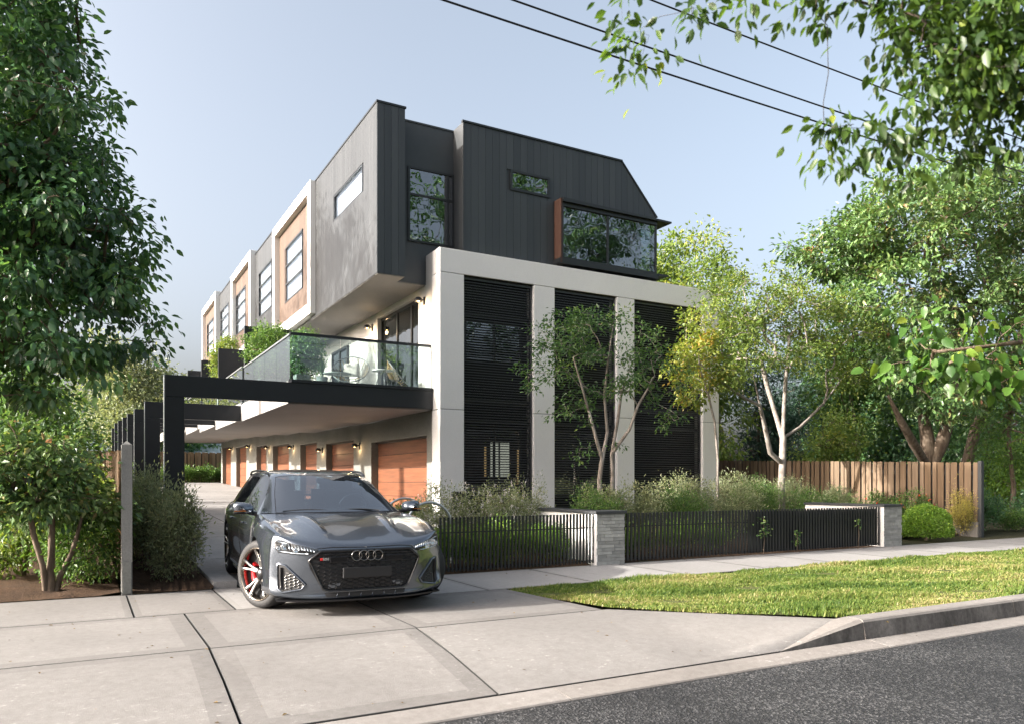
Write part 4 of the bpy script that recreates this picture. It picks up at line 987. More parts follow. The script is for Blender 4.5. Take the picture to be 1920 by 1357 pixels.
back_tree(1560, 770, 21, 1.6, 0, LM['yellow'], M['bark_brown'], 23, 'yellow-green bushy tree showing above the timber fence', 80, 70, .14, .075, lo=0.15)
back_tree(1265, 415, 27, 2.4, 0, LM['yellow'], M['bark_pale'], 24, 'yellow-green tree top rising behind the right end of the house', 120, 80, .22, .12)
back_tree(1345, 460, 25, 2.2, 0, LM['yellow'], M['bark_pale'], 25, 'pale green tree behind the rounded corner of the white frame', 120, 80, .2, .11)
back_tree(1600, 480, 24, 2.6, 0, LM['mid'], M['bark_brown'], 26, 'mid green tree filling the gap behind the sunlit tree', 150, 80, .22, .12)
back_tree(1690, 640, 24, 2.5, 0, LM['dark'], M['bark_dark'], 27, 'shadowy dark tree behind the big boundary tree', 130, 70, .24, .13, lo=.1)
back_tree(1895, 640, 13.6, 1.7, 0, LM['mid'], M['bark_brown'], 28, 'thin-stemmed tree at the right edge beyond the fence end', 90, 60, .12, .065, lo=.3, z0=0.02, trunk_r=.09)
back_tree(1905, 830, 15.5, 1.3, 0, LM['bright'], M['bark_brown'], 29, 'bright green understorey tree at the far right edge', 70, 70, .12, .07, lo=.1, z0=0.05, trunk_r=.06)
back_tree(1830, 720, 17.5, 2.2, 0, LM['dark'], M['bark_dark'], 30, 'dark tree in the shade behind the fence end', 110, 70, .2, .1, lo=.05, z0=0.1)
for i, (px, Y, w, top) in enumerate(((1990, 30, 4, 560), (1760, 34, 4, 600), (1580, 36, 4, 640))):
    back_tree(px, top, Y, w, 0, LM['mid' if i % 2 else 'dark'], M['bark_dark'], 31 + i, ['tall tree far off at the right edge', 'far green tree behind the boundary tree', 'far green tree behind the sunlit garden tree'][i], 120, 60, .4, .22, rc=.6, lo=.1)
# left background trees
back_tree(235, 650, 58, 4.2, 0, LM['olive'], M['bark_dark'], 35, 'grey-green tree behind the row of black portal posts', 220, 80, .30, .13, rc=.5, lo=.35, trunk_r=.25)
back_tree(30, 690, 25, 2.2, 0, LM['mid'], M['bark_brown'], 36, 'leafy tree in the neighbouring garden behind the left boundary fence', 160, 80, .15, .08, lo=.3)
back_tree(-60, 680, 20, 2.2, 0, LM['mid'], M['bark_brown'], 37, 'neighbouring garden tree at the left edge under the big crown', 120, 80, .15, .08, lo=.15)
back_tree(150, 740, 62, 4.6, 0, LM['dark'], M['bark_dark'], 38, 'dark tree far off at the left behind the portal posts', 110, 70, .26, .13, lo=.05)
back_tree(320, 800, 62, 4, 0, LM['dark'], M['bark_dark'], 39, 'distant dark tree beyond the shed roof', 90, 60, .5, .3, rc=.7, lo=.1)
# --- big dark tree upper left
YF = 14.2
Fp = lambda x, y, dy=0.0: at(x, y, YF + dy)
bF = Vector((-6.6, 15.0, ground_z(0, 15)))
blF = [Bl(10, 70, YF, 1.1, 2.0, .9), Bl(-30, 230, YF - .5, 2.0, 2.2, 1.3), Bl(130, 330, YF, 1.0, 1.5, .7), Bl(60, 420, YF - .6, 1.6, 1.8, 1.1), Bl(190, 470, YF, 1.05, 1.5, .65), Bl(255, 470, YF, .55, 1.0, .35), Bl(120, 590, YF - .4, 1.5, 1.7, .8), Bl(215, 590, YF, .65, 1.0, .35), Bl(30, 690, YF - .6, 1.4, 1.5, .55), Bl(170, 660, YF, .7, 1.0, .35), Bl(-120, 500, YF, 2.2, 2.4, 2.2), Bl(-100, 100, YF, 2.0, 2.4, 1.8), Bl(-30, -60, YF, 1.3, 2, 1.2)]
trF = [('a', None, [bF + Vector((0, 0, -.1)), bF + Vector((.2, 0, 2)), bF + Vector((.6, -.2, 4)), bF + Vector((1.2, -.3, 6)), bF + Vector((2, -.4, 8.2))], [.34, .30, .25, .18, .1]),
       ('b', ('a', 1), [Fp(-120, 640), Fp(-20, 640, -.3), Fp(60, 630, -.3)], [.16, .11, .06]),
       ('c', ('a', 2), [Fp(-80, 480), Fp(30, 450, -.2), Fp(120, 430)], [.15, .1, .05])]
plant('evergreen_tree', 'large dark glossy-leaved tree filling the upper left corner', 'tree', bF, blF, 880, 52, 0.155, 0.145, 0.078, LM['dark'], M['bark_brown'], 41, trunk=trF, tmpl=LEAF_FINE, droop=0.75, shell=0.5, tip=0.008)
# tree out of the frame on the left that dapples the upper storey
tO = Vector((-9.5, 22.5, .4))
plant('garden_tree', 'tall neighbouring tree whose shade dapples the upper storey', 'tree', tO, [(-9, 22.5, 12.5, 2.0, 2.6, 1.5), (-8.6, 25, 13.4, 2.0, 2.2, 1.4), (-9.5, 20.5, 11.5, 1.6, 1.5, 1.2)], 95, 46, .30, .24, .12, LM['mid'], M['bark_brown'], 42,
      trunk=[('a', None, [tO + Vector((0, 0, -.1)), tO + Vector((.2, 0, 4)), tO + Vector((.5, 0, 8)), tO + Vector((.9, .4, 11.5))], [.3, .24, .18, .07])])
tP = Vector((-10.5, 34, .8))
plant('garden_tree', 'tall tree farther down the neighbouring garden, out of the frame', 'tree', tP, [(-10, 33, 13.5, 2.0, 3.0, 1.6), (-10, 38, 14, 2.2, 2.6, 1.6), (-10.5, 29, 12.5, 1.6, 2, 1.2)], 70, 46, .30, .24, .12, LM['mid'], M['bark_brown'], 43,
      trunk=[('a', None, [tP + Vector((0, 0, -.1)), tP + Vector((.2, 0, 4)), tP + Vector((.5, 0, 8)), tP + Vector((.3, .4, 12))], [.3, .24, .18, .07])])
# --- small trees in the left bed
def small_tree(px, py, Y, stems, blobs, n, nl, lm, seed, label, L=.085, W=.045):
    b = at(px, py, Y); b.z = ground_z(0, Y) + .03
    tr = [('s%d' % i, None, [b + Vector((o, 0, -.05))] + [at(x, y, Y + o) for x, y in st], rr[:len(st) + 1]) for i, (o, st, rr) in enumerate(stems)]
    return plant('garden_tree', label, 'tree', b, blobs, n, nl, .12, L, W, lm, M['bark_brown'], seed, trunk=tr, tip=.0045, droop=.45)
Yg = 10.75
small_tree(95, 1118, Yg, [(0, [(94, 1080), (96, 1040), (97, 980), (98, 920), (92, 850)], [.055, .05, .042, .034, .026, .014]), (.05, [(112, 1080), (135, 1035), (148, 990), (160, 940)], [.04, .036, .03, .022, .012]), (-.05, [(80, 1060), (62, 1000), (55, 950), (40, 890)], [.036, .03, .024, .018, .01])],
           [Bl(60, 890, Yg, .65, .8, .38), Bl(135, 900, Yg, .42, .6, .34), Bl(10, 930, Yg, .5, .6, .4), Bl(100, 850, Yg, .45, .6, .22), Bl(172, 945, Yg, .25, .4, .28), Bl(30, 840, Yg, .5, .6, .25), Bl(-20, 860, Yg, .5, .6, .5), Bl(60, 960, Yg, .5, .5, .22)], 120, 46, LM['photinia'], 51, 'leafy forked tree with reddish leaf tips beside the concrete post', .10, .052)
small_tree(148, 1108, 11.3, [(0, [(152, 1060), (150, 1010)], [.03, .026, .02])], [Bl(150, 1030, 11.2, .38, .4, .32), Bl(185, 990, 11.2, .3, .35, .3), Bl(160, 1060, 11.0, .3, .3, .2)], 62, 60, LM['mid'], 52, 'light green shrubby tree just left of the concrete post', .06, .032)
small_tree(40, 1090, 12.2, [(0, [(48, 1050), (38, 1000), (30, 950)], [.045, .04, .03, .02]), (.3, [(70, 1040), (75, 980)], [.03, .025, .015])], [Bl(30, 990, 12.2, .6, .6, .4), Bl(90, 960, 12.4, .6, .6, .5), Bl(-20, 1030, 12, .4, .5, .3)], 80, 50, LM['yellow'], 53, 'green garden tree at the left edge behind the forked tree')
small_tree(200, 1040, 12.8, [(0, [(200, 980), (205, 920)], [.03, .026, .02])], [Bl(195, 965, 12.8, .35, .6, .5), Bl(175, 930, 12.8, .35, .6, .35), Bl(130, 920, 13.2, .6, .6, .45)], 70, 50, LM['yellow'], 54, 'dense green tree against the left boundary fence', .085, .045)
# --- shrubs
def shrub(x, y, w, h, lm, seed, label, L=.035, W=.016, n=70, nl=55, d=None, group=None, name='shrub', rc=.07, flat=1.4, droop=-.3, bm_='bark_brown', extra=None, zz=None, lo=.15):
    g = (ground_z(x, y) + .03) if zz is None else zz; d = d or w
    bl = [(x, y, g + h * .62, w * .5, d * .5, h * .36), (x - w * .12, y, g + h * .38, w * .42, d * .42, h * .30), (x + w * .15, y, g + h * .45, w * .4, d * .4, h * .3)]
    return plant(name, label, 'plant' if name != 'shrub' else 'shrub', (x, y, g), bl, n, nl, rc, L, W, lm, M[bm_], seed, group=group, parts=('stem', 'foliage'), tip=.003, expo=.4, droop=droop, flat=flat, up=1.5, shell=.25, extra=extra)
# driveway bed, left
p = at(300, 900, 11.0)
shrub(1.06, 11.0, .62, 1.25, LM['olive'], 61, 'feathery grey-green shrub nearest the footpath in the left driveway bed', .058, .017, 110, 55, .6, rc=.06, flat=2.0)
shrub(.86, 12.1, .62, 1.35, LM['olive'], 62, 'grey-green shrub second from the footpath in the driveway bed', .058, .017, 100, 55, .8, flat=2.0)
shrub(.84, 13.3, .65, 1.35, LM['olive'], 63, 'grey-green shrub third from the footpath in the driveway bed', .058, .017, 90, 55, .9)
shrub(.82, 14.6, .68, 1.35, LM['olive'], 64, 'grey-green shrub fourth from the footpath in the driveway bed', .058, .017, 90, 55, 1.0)
shrub(.82, 16.0, .7, 1.3, LM['olive'], 65, 'grey-green shrub beside the nearest portal post', .058, .017, 90, 55, 1.1)
def flowers(lm, n, size, top=.55, spike=False):
    def f(t, rng, P):
        z = P[:, 2]; thr = np.quantile(z, top); idx = rng.choice(np.where(z > thr)[0], n, replace=False); C = P[idx]
        k = 7; Q = np.repeat(C, k, 0) + rng.normal(0, size * .5, (n * k, 3)) * (np.array([1, 1, 3.0]) if spike else 1) + np.array([0, 0, size * (2 if spike else .5)])
        nn = n * k
        link('flower', leaves('flower', Q, rng.normal(size=(nn, 3)), rng.normal(size=(nn, 3)) + np.array([0, 0, 1.0]), np.full(nn, size), np.full(nn, size), lm, rng.uniform(0, 1, nn)), t)
    return f
# flowering shrubs behind the first fence
sp = [(5.15, 11.5, 'left clump of white-flowering shrub behind the short slat fence'), (6.1, 11.3, 'pink and white flowering shrub in the middle behind the short slat fence'), (6.9, 11.6, 'right clump of white-flowering shrub by the first brick pier')]
for i, (x, y, lab) in enumerate(sp):
    shrub(x + .25, y + .6, 1.15, 1.22, LM['olive'], 70 + i, lab, .05, .018, 100, 60, .8, extra=flowers(LM['flower'], 190, .02, .35, True))
for i, (x, y, w, h, lab) in enumerate(((5.0, 10.75, .8, .62, 'low clipped green hedge plant behind the left end of the slat fence'), (5.75, 10.75, .8, .68, 'low green hedge plant behind the middle of the short slat fence'), (6.5, 10.75, .85, .6, 'low green hedge plant behind the right end of the short slat fence'), (7.0, 11.2, .6, .55, 'rounded green bush before the white side wall of the pier'))):
    shrub(x, y, w, h, LM['bright' if i < 3 else 'mid'], 75 + i, lab, .035, .022, 70, 60, .55, flat=.8)
shrub(5.2, 13.2, 1.1, .95, LM['mid'], 80, 'dark green bush seen through the bicycle hoops', .05, .03, 80, 60, .9, flat=.8)
shrub(4.62, 10.72, .32, .55, LM['bright'], 81, 'small bright lime bush between the car and the fence end', .035, .024, 36, 50, .3, flat=.8)
# shrubs behind the long fence
row = [(8.6, 12.2, 1.2, 1.0), (9.3, 12.9, 1.2, 1.15), (10.3, 13.0, 1.3, 1.1), (11.3, 12.8, 1.3, 1.0), (12.2, 13.2, 1.3, 1.15), (13.2, 13.0, 1.3, 1.05), (14.0, 13.4, 1.3, 1.1), (12.8, 14.6, 1.4, 1.2), (14.6, 14.4, 1.4, 1.25), (15.8, 14.8, 1.4, 1.2), (16.9, 15.2, 1.5, 1.2), (18.0, 15.6, 1.5, 1.2), (16.2, 13.4, 1.4, .95), (17.3, 13.6, 1.3, .95)]
rl = ['first shrub right of the short wall, behind the long slat fence', 'olive shrub at the foot of the multi-stemmed tree', 'olive shrub right of the multi-stemmed tree', 'shrub under the third white pillar', 'shrub in front of the right louvre panel', 'tall shrub below the right louvre panel', 'shrub at the foot of the right white pillar', 'rear shrub close to the right louvres', 'shrub left of the forked pale trunk', 'shrub around the base of the forked pale trunk', 'shrub right of the forked pale trunk', 'shrub against the timber fence behind the far pier', 'low shrub behind the far brick pier', 'low shrub between the far pier and the timber fence']
for i, ((x, y, w, h), lab) in enumerate(zip(row, rl)):
    shrub(x, y, w, h * 1.12, LM['olive' if i % 3 else 'mid'], 90 + i, lab, .058, .022, 95, 55, 1.1, group='shrubs behind the long slat fence')
for i, (x, y, w, h) in enumerate(((8.6, 11.0, .9, .6), (9.6, 11.0, .9, .62), (10.5, 11.0, .8, .55))):
    shrub(x, y, w, h, LM['bright'], 110 + i, ['round green bush behind the left end of the long fence', 'second round green bush behind the long fence', 'third round green bush behind the long fence'][i], .035, .022, 60, 55, .6, flat=.8)
# right-hand planting along the timber fence
fr = [(18.7, 12.2, 1.0, 1.0, 'mid', 'red-flowering green shrub along the timber fence, nearest the pier', True), (18.9, 13.4, 1.0, .95, 'mid', 'red-flowering green shrub in the middle of the timber fence', True), (18.95, 14.7, 1.0, .9, 'mid', 'green shrub along the timber fence', False), (18.85, 16.2, 1.0, .9, 'mid', 'green shrub along the far part of the timber fence', False), (17.7, 12.1, 1.1, .8, 'mid', 'leafy shrub behind the round topiary bush', True), (16.4, 11.9, 1.0, .75, 'mid', 'leafy shrub between the far pier and the topiary bush', False)]
for i, (x, y, w, h, k, lab, fl) in enumerate(fr):
    shrub(x, y, w, h, LM[k], 120 + i, lab, .05, .028, 80, 55, 1.0, flat=.9, extra=flowers(LM['red'], 14, .03, .5) if fl else None)
shrub(19.0, 11.25, .75, 1.0, LM['straw'], 130, 'straggly yellowish shrub at the street end of the timber fence', .05, .012, 90, 55, .6)
shrub(20.6, 11.8, 1.6, 1.1, LM['dark'], 131, 'dark low bush beyond the timber fence end', .07, .04, 80, 55, 1.2, flat=.8)
shrub(22.2, 11.6, 1.3, .55, LM['mid'], 132, 'low green bush beside the footpath at the far right', .05, .03, 70, 55, 1.0, flat=.8)
shrub(24.2, 12.2, 1.8, 1.0, LM['dark'], 133, 'dark green bush under the trees at the right edge', .07, .04, 80, 55, 1.2, flat=.8)
# clipped ball
def ball(x, y, r, h, lm, seed, label):
    rng = np.random.default_rng(seed); n = 9000; t = thing('topiary_bush', label, 'bush', (x, y, .02))
    d = unit(rng.normal(size=(n, 3))); d[:, 2] = np.abs(d[:, 2]) * 1.0 - .25; d = unit(d)
    wob = 1 + .05 * np.sin(d[:, 0] * 7 + 1) * np.sin(d[:, 1] * 6) + .04 * np.sin(d[:, 2] * 11 + d[:, 0] * 5)
    rr = rng.uniform(.86, 1.0, n) * wob
    P = d * rr[:, None] * np.array([r, r, h * .75]) + np.array([0, 0, h * .27]); P[:, 2] = np.maximum(P[:, 2], .0)
    s = rng.uniform(.6, 1.2, n)
    link('foliage', leaves('foliage', P, d * .8 + rng.normal(size=(n, 3)) * .6, rng.normal(size=(n, 3)) + d, .05 * s, .034 * s, lm, .5 + rng.normal(0, .2, n)), t)
    MB().tube([(0, 0, -.1), (0, 0, h * .4)], .04, 7).build('stem', M['bark_brown'], t)
ball(17.15, 10.95, .56, .80, LM['bright'], 140, 'clipped round lime-green topiary ball beside the footpath')
# seedlings growing through the long fence
def weed(x, z, s, seed, label):
    rng = np.random.default_rng(seed); t = thing('climbing_weed', label, 'plant', (x, 10.235, .0))
    n = int(60 * s); P = np.stack([rng.normal(0, .08 * s, n), rng.normal(-.02, .015, n), z + rng.uniform(-.2, .2, n) * s], 1)
    tag(link('leaf', leaves('leaf', P, rng.normal(size=(n, 3)) + np.array([0, -.4, -.2]), rng.normal(size=(n, 3)) * .5 + np.array([0, -1, .3]), rng.uniform(.04, .07, n), rng.uniform(.03, .05, n), LM['maple'], rng.uniform(.3, .9, n)), t), kind='stuff')
    MB().tube([(0, 0, -.02), (.02, -.01, z * .5), (-.01, -.015, z + .2 * s)], .006, 5).build('stem', M['bark_brown'], t)
weed(11.05, .50, 1.0, 150, 'larger weed growing through the long black fence'); weed(11.95, .28, .7, 151, 'smaller weed low on the long black fence'); weed(13.75, .5, .45, 152, 'sparse seedling near the right end of the long black fence')
# end of the drive
for i in range(5):
    shrub(4.6 + i * 1.15, 52.3, 1.4, 1.05, LM['mid'], 160 + i, ['leftmost', 'second', 'middle', 'fourth', 'rightmost'][i] + ' shrub of the hedge before the far driveway fence', .12, .06, 50, 45, 1.0, rc=.14, flat=.8, group='hedge at the end of the driveway')
for i, (x, y) in enumerate(((2.6, 50), (1.2, 40), (.9, 30))):
    shrub(x, y, 1.2, 1.3, LM['bright' if i == 0 else 'mid'], 166 + i, ['bright green bush at the far left corner of the driveway', 'bush along the left side of the driveway, far', 'bush along the left side of the driveway, halfway'][i], .11, .06, 50, 45, rc=.13)
# --- overhanging foliage near the camera
def Dp(px, py, d):
    u = (px - 960) / FOC; v = (HORY - py) / FOC; c, s = math.cos(YAW), math.sin(YAW)
    return Vector(((u * c + s) * d, (-u * s + c) * d, v * d + CAM_H))
bE = Vector((6.4, -2.6, -.17))
def DB(px, py, d, r, rz): p_ = Dp(px, py, d); return (p_.x, p_.y, p_.z, r, r, rz)
blE = [DB(1240, 20, 2.73, 0.136, 0.065), DB(1205, 90, 2.73, 0.087, 0.078), DB(1340, 15, 2.67, 0.136, 0.078), DB(1460, 5, 2.60, 0.155, 0.078), DB(1560, 10, 2.60, 0.136, 0.091), DB(1680, 20, 2.60, 0.186, 0.130), DB(1800, 60, 2.60, 0.236, 0.182), DB(1880, 150, 2.54, 0.217, 0.195), DB(1740, 190, 2.60, 0.174, 0.091), DB(1660, 240, 2.67, 0.136, 0.039), DB(1820, 250, 2.60, 0.217, 0.130), DB(1620, 290, 2.67, 0.112, 0.065), DB(1950, 60, 2.47, 0.310, 0.260)]
trE = [('a', None, [bE + Vector((0, 0, -.1)), bE + Vector((0, .1, 1.6)), bE + Vector((-.1, .4, 2.9))], [.17, .14, .10]),
       ('b', ('a', 2), [Dp(2350, -80, 2.2), Dp(2120, 60, 2.4), Dp(1990, 130, 2.5), Dp(1860, 200, 2.6)], [.03, .012, .006, .003]),
       ('c', ('b', 0), [Dp(2050, -180, 2.4), Dp(1750, -130, 2.55), Dp(1500, -70, 2.6), Dp(1300, -20, 2.7)], [.018, .008, .004, .002])]
plant('street_tree', 'overhanging tree whose blurred leafy branches fill the upper right corner', 'tree', bE, blE, 175, 22, .050, .046, .023, LM['fore'], M['bark_dark'], 170, trunk=trE, tmpl=LEAF_FINE, droop=.9, tip=.0004, shell=.0, steps=4, up=.2, tint=-.12, twigs=2, xclump=[Dp(x, y, 2.65) for x, y in ((1180, 130), (1195, 60), (1165, 10), (1560, 240), (1545, 250), (1575, 310), (1590, 240), (1700, 330), (1560, 300))])
# broad-leaved sapling reaching in at the right
bD = Vector((12.9, 5.7, 0.0))
blD = [DB(1720, 650, 10.2, .5, .16), DB(1690, 690, 10.0, .3, .25), DB(1780, 690, 10.2, .5, .25), DB(1860, 620, 10.4, .5, .5), DB(1880, 700, 10.3, .5, .35), DB(1745, 610, 10.3, .3, .2), DB(1700, 735, 10.1, .2, .1)]
trD = [('a', None, [bD + Vector((0, 0, -.1)), bD + Vector((.05, 0, 1.2)), bD + Vector((0, .1, 2.3))], [.09, .075, .05]), ('b', ('a', 2), [Dp(1930, 640, 10.6), Dp(1850, 650, 10.4), Dp(1760, 660, 10.2)], [.04, .025, .012])]
plant('street_tree', 'broad-leaved young tree reaching in at the right edge with big lit leaves', 'tree', bD, blD, 38, 9, .15, .155, .112, LM['broad'], M['bark_brown'], 171, trunk=trD, tmpl=LEAF_HEART, twigs=2, droop=1.1, tip=.004, shell=0, nup=.3, up=.2, outward=.4)
# trees across the street, seen only as reflections
for i, (x, y, h) in enumerate(((8, -15, 13), (18, -9, 21), (25.5, -10, 25), (33, -11, 24))):
    b = Vector((x, y, -.2)); bl = [(x, y, h * .82, 3.4, 3.0, h * .15), (x + 1.6, y + .5, h * .62, 3.2, 2.6, h * .13), (x - 1.6, y, h * .7, 3.0, 2.4, h * .13), (x, y, h * .45, 2.4, 2.2, h * .10)]
    plant('street_tree', ['left', 'second', 'third', 'right'][i] + ' tree across the street, reflected in the front windows', 'tree', b, bl, 180, 46, .42, .32, .17, LM['dark'], M['bark_brown'], 180 + i, group='trees across the street',
          trunk=[('a', None, [b, b + Vector((.1, 0, h * .3)), b + Vector((0, .1, h * .6))], [.2, .16, .1])])

# fallen leaves on the concrete
rng = np.random.default_rng(300); n = 260
fxp = np.concatenate([rng.uniform(-3, 6, 150), rng.uniform(6.5, 16, 110)]); fyp = np.concatenate([rng.uniform(4.8, 10.2, 150), rng.choice([4.68, 8.62, 10.15], 110) + rng.normal(0, .06, 110)])
fzp = np.array([(apron_z(x, y) if (y < 6.7 and x < 5) else (-.13 if y < 4.75 else 0.0)) + .006 for x, y in zip(fxp, fyp)])
s_ = rng.uniform(.018, .045, n)
tag(link('fallen_leaves', leaves('fallen_leaves', np.stack([fxp, fyp, fzp], 1), rng.normal(size=(n, 3)) * np.array([1, 1, .08]), rng.normal(size=(n, 3)) * .15 + np.array([0, 0, 1.]), s_, s_ * .55, leaf_mat('dead_leaf', G((.06, .035, .015), (.13, .08, .03), (.20, .14, .05)), .1, .8, .2, gain=1.0), rng.uniform(0, 1, n))), 'scattered dry fallen leaves on the concrete and in the gutter', 'leaves', kind='stuff')
# ================================================================ the car (local axes: x to the right of the picture, y towards its tail, z up; origin under the front axle)
CAR = thing('parked_car', 'dark metallic grey estate car with black grille parked across the footpath', 'car', (2.555, 8.49, 0.008), R(-3.2))
CAR.rotation_euler = (R(1.1), 0, R(-3.2))
def paint():
    t = NT('dark_grey_paint'); n = t.noise(900, 1); c = t.mix((0.082, 0.096, 0.118), (0.125, 0.145, 0.175), n)
    return t.done(t.bsdf(c, 0.24, 0.85, 0.5, None, 1.0))
PM = {'paint': paint(), 'black': plain('gloss_black_trim', (0.006, 0.006, 0.007), 0.18, 0, 0.5), 'matte': plain('matte_black_plastic', (0.010, 0.010, 0.011), 0.55),
      'rubber': plain('tyre_rubber', (0.009, 0.009, 0.0095), 0.7, bump=0.3, bsc=200), 'chrome': plain('satin_alloy', (0.42, 0.41, 0.39), 0.22, 1.0, 0.5, 0.05),
      'alloy': plain('bronze_alloy', (0.20, 0.175, 0.15), 0.26, 1.0), 'rim_dark': plain('dark_alloy', (0.05, 0.05, 0.052), 0.3, 0.8), 'red': plain('red_caliper', (0.55, 0.012, 0.015), 0.35), 'disc': plain('brake_disc', (0.28, 0.28, 0.29), 0.35, 0.9),
      'led': plain('led_reflector', (0.75, 0.78, 0.82), 0.12, 0.85), 'well': plain('wheel_well', (0.006, 0.006, 0.006), 0.9), 'seat': plain('seat_leather', (0.020, 0.021, 0.023), 0.5),
      'badge': plain('dark_chrome_badge', (0.16, 0.155, 0.15), 0.2, 1.0), 'badge_red': plain('badge_red', (0.6, 0.02, 0.02), 0.4), 'badge_grey': plain('badge_grey', (0.5, 0.5, 0.5), 0.4), 'amber': plain('amber_lens', (0.30, 0.10, 0.02), 0.2)}
def cr(P, t):
    """uniform Catmull-Rom through rows of P (open), t in [0, n-1]; P is (n, ...)"""
    n = len(P); i = np.clip(np.floor(t).astype(int), 0, n - 2); f = (t - i).reshape((-1,) + (1,) * (P.ndim - 1))
    p1, p2 = P[i], P[i + 1]; p0 = np.where((i > 0).reshape(f.shape), P[np.maximum(i - 1, 0)], 2 * p1 - p2); p3 = np.where((i < n - 2).reshape(f.shape), P[np.minimum(i + 2, n - 1)], 2 * p2 - p1)
    return 0.5 * ((2 * p1) + (p2 - p0) * f + (2 * p0 - 5 * p1 + 4 * p2 - p3) * f ** 2 + (3 * p1 - p0 - 3 * p2 + p3) * f ** 3)
RINGS = [
 [(0, -.955, .555), (.05, -.955, .55), (.08, -.955, .545), (.10, -.955, .54), (.11, -.955, .53), (.112, -.955, .52), (.11, -.955, .50), (.10, -.955, .48), (.09, -.955, .46), (.08, -.955, .45), (.05, -.955, .44), (0, -.955, .44)],
 [(0, -.945, .675), (.25, -.94, .675), (.42, -.925, .672), (.50, -.91, .66), (.54, -.895, .62), (.555, -.89, .57), (.545, -.893, .51), (.51, -.90, .44), (.46, -.91, .37), (.40, -.92, .30), (.25, -.93, .285), (0, -.935, .285)],
 [(0, -.925, .712), (.25, -.918, .714), (.42, -.90, .720), (.57, -.855, .735), (.72, -.775, .765), (.835, -.665, .79), (.862, -.65, .66), (.87, -.65, .52), (.87, -.665, .38), (.83, -.73, .24), (.45, -.90, .20), (0, -.925, .20)],
 [(0, -.86, .752), (.25, -.85, .757), (.42, -.82, .770), (.58, -.76, .785), (.73, -.67, .812), (.862, -.56, .832), (.900, -.55, .68), (.908, -.55, .54), (.905, -.56, .39), (.87, -.61, .22), (.45, -.80, .18), (0, -.82, .18)],
 [(0, -.50, .862), (.25, -.49, .866), (.42, -.46, .885), (.58, -.43, .868), (.75, -.38, .872), (.893, -.32, .878), (.950, -.30, .73), (.958, -.30, .57), (.953, -.30, .40), (.92, -.32, .20), (.5, -.40, .15), (0, -.40, .15)],
 [(0, -.10, .93), (.25, -.10, .934), (.43, -.09, .952), (.60, -.07, .934), (.765, -.03, .930), (.900, .0, .918), (.972, .0, .78), (.978, .0, .60), (.972, .0, .42), (.935, .0, .20), (.5, 0, .15), (0, 0, .15)],
 [(0, .30, .975), (.25, .30, .978), (.44, .31, .985), (.62, .33, .972), (.775, .35, .962), (.882, .36, .940), (.948, .36, .80), (.955, .36, .60), (.945, .36, .40), (.925, .36, .20), (.5, .36, .15), (0, .36, .15)],
 [(0, .75, .985), (.25, .75, .985), (.45, .75, .983), (.64, .75, .98), (.80, .75, .975), (.868, .75, .948), (.922, .75, .82), (.934, .75, .62), (.915, .75, .40), (.915, .75, .20), (.5, .75, .15), (0, .75, .15)],
 [(0, 1.6, .985), (.25, 1.6, .985), (.45, 1.6, .983), (.66, 1.6, .98), (.83, 1.6, .975), (.878, 1.6, .952), (.930, 1.6, .82), (.942, 1.6, .62), (.915, 1.6, .40), (.92, 1.6, .20), (.5, 1.6, .15), (0, 1.6, .15)],
 [(0, 2.35, .99), (.25, 2.35, .99), (.45, 2.35, .988), (.66, 2.35, .985), (.83, 2.35, .982), (.885, 2.35, .965), (.945, 2.35, .85), (.955, 2.35, .64), (.93, 2.35, .40), (.925, 2.35, .20), (.5, 2.35, .15), (0, 2.35, .15)],
 [(0, 2.93, 1.0), (.25, 2.93, 1.0), (.45, 2.93, 1.0), (.66, 2.93, .998), (.82, 2.93, .995), (.89, 2.93, .975), (.972, 2.93, .86), (.98, 2.93, .64), (.97, 2.93, .42), (.93, 2.93, .22), (.5, 2.93, .18), (0, 2.93, .18)],
 [(0, 3.55, 1.01), (.25, 3.55, 1.01), (.45, 3.55, 1.01), (.64, 3.55, 1.005), (.79, 3.55, 1.0), (.86, 3.55, .97), (.935, 3.52, .86), (.955, 3.52, .64), (.94, 3.52, .42), (.90, 3.52, .25), (.5, 3.55, .22), (0, 3.55, .22)],
 [(0, 3.95, 1.0), (.25, 3.95, 1.0), (.45, 3.93, .995), (.62, 3.90, .99), (.74, 3.86, .98), (.80, 3.82, .94), (.86, 3.78, .84), (.88, 3.78, .64), (.87, 3.78, .42), (.82, 3.80, .27), (.45, 3.92, .24), (0, 3.95, .24)],
 [(0, 4.04, .90), (.2, 4.04, .90), (.4, 4.02, .89), (.55, 4.0, .88), (.63, 3.98, .86), (.68, 3.96, .82), (.70, 3.94, .74), (.71, 3.94, .62), (.70, 3.94, .5), (.64, 3.96, .38), (.38, 4.02, .34), (0, 4.04, .34)]]
def ring_full(h):
    h = np.array(h, float); m = h[1:-1][::-1] * np.array([-1, 1, 1]); return np.concatenate([h, m])
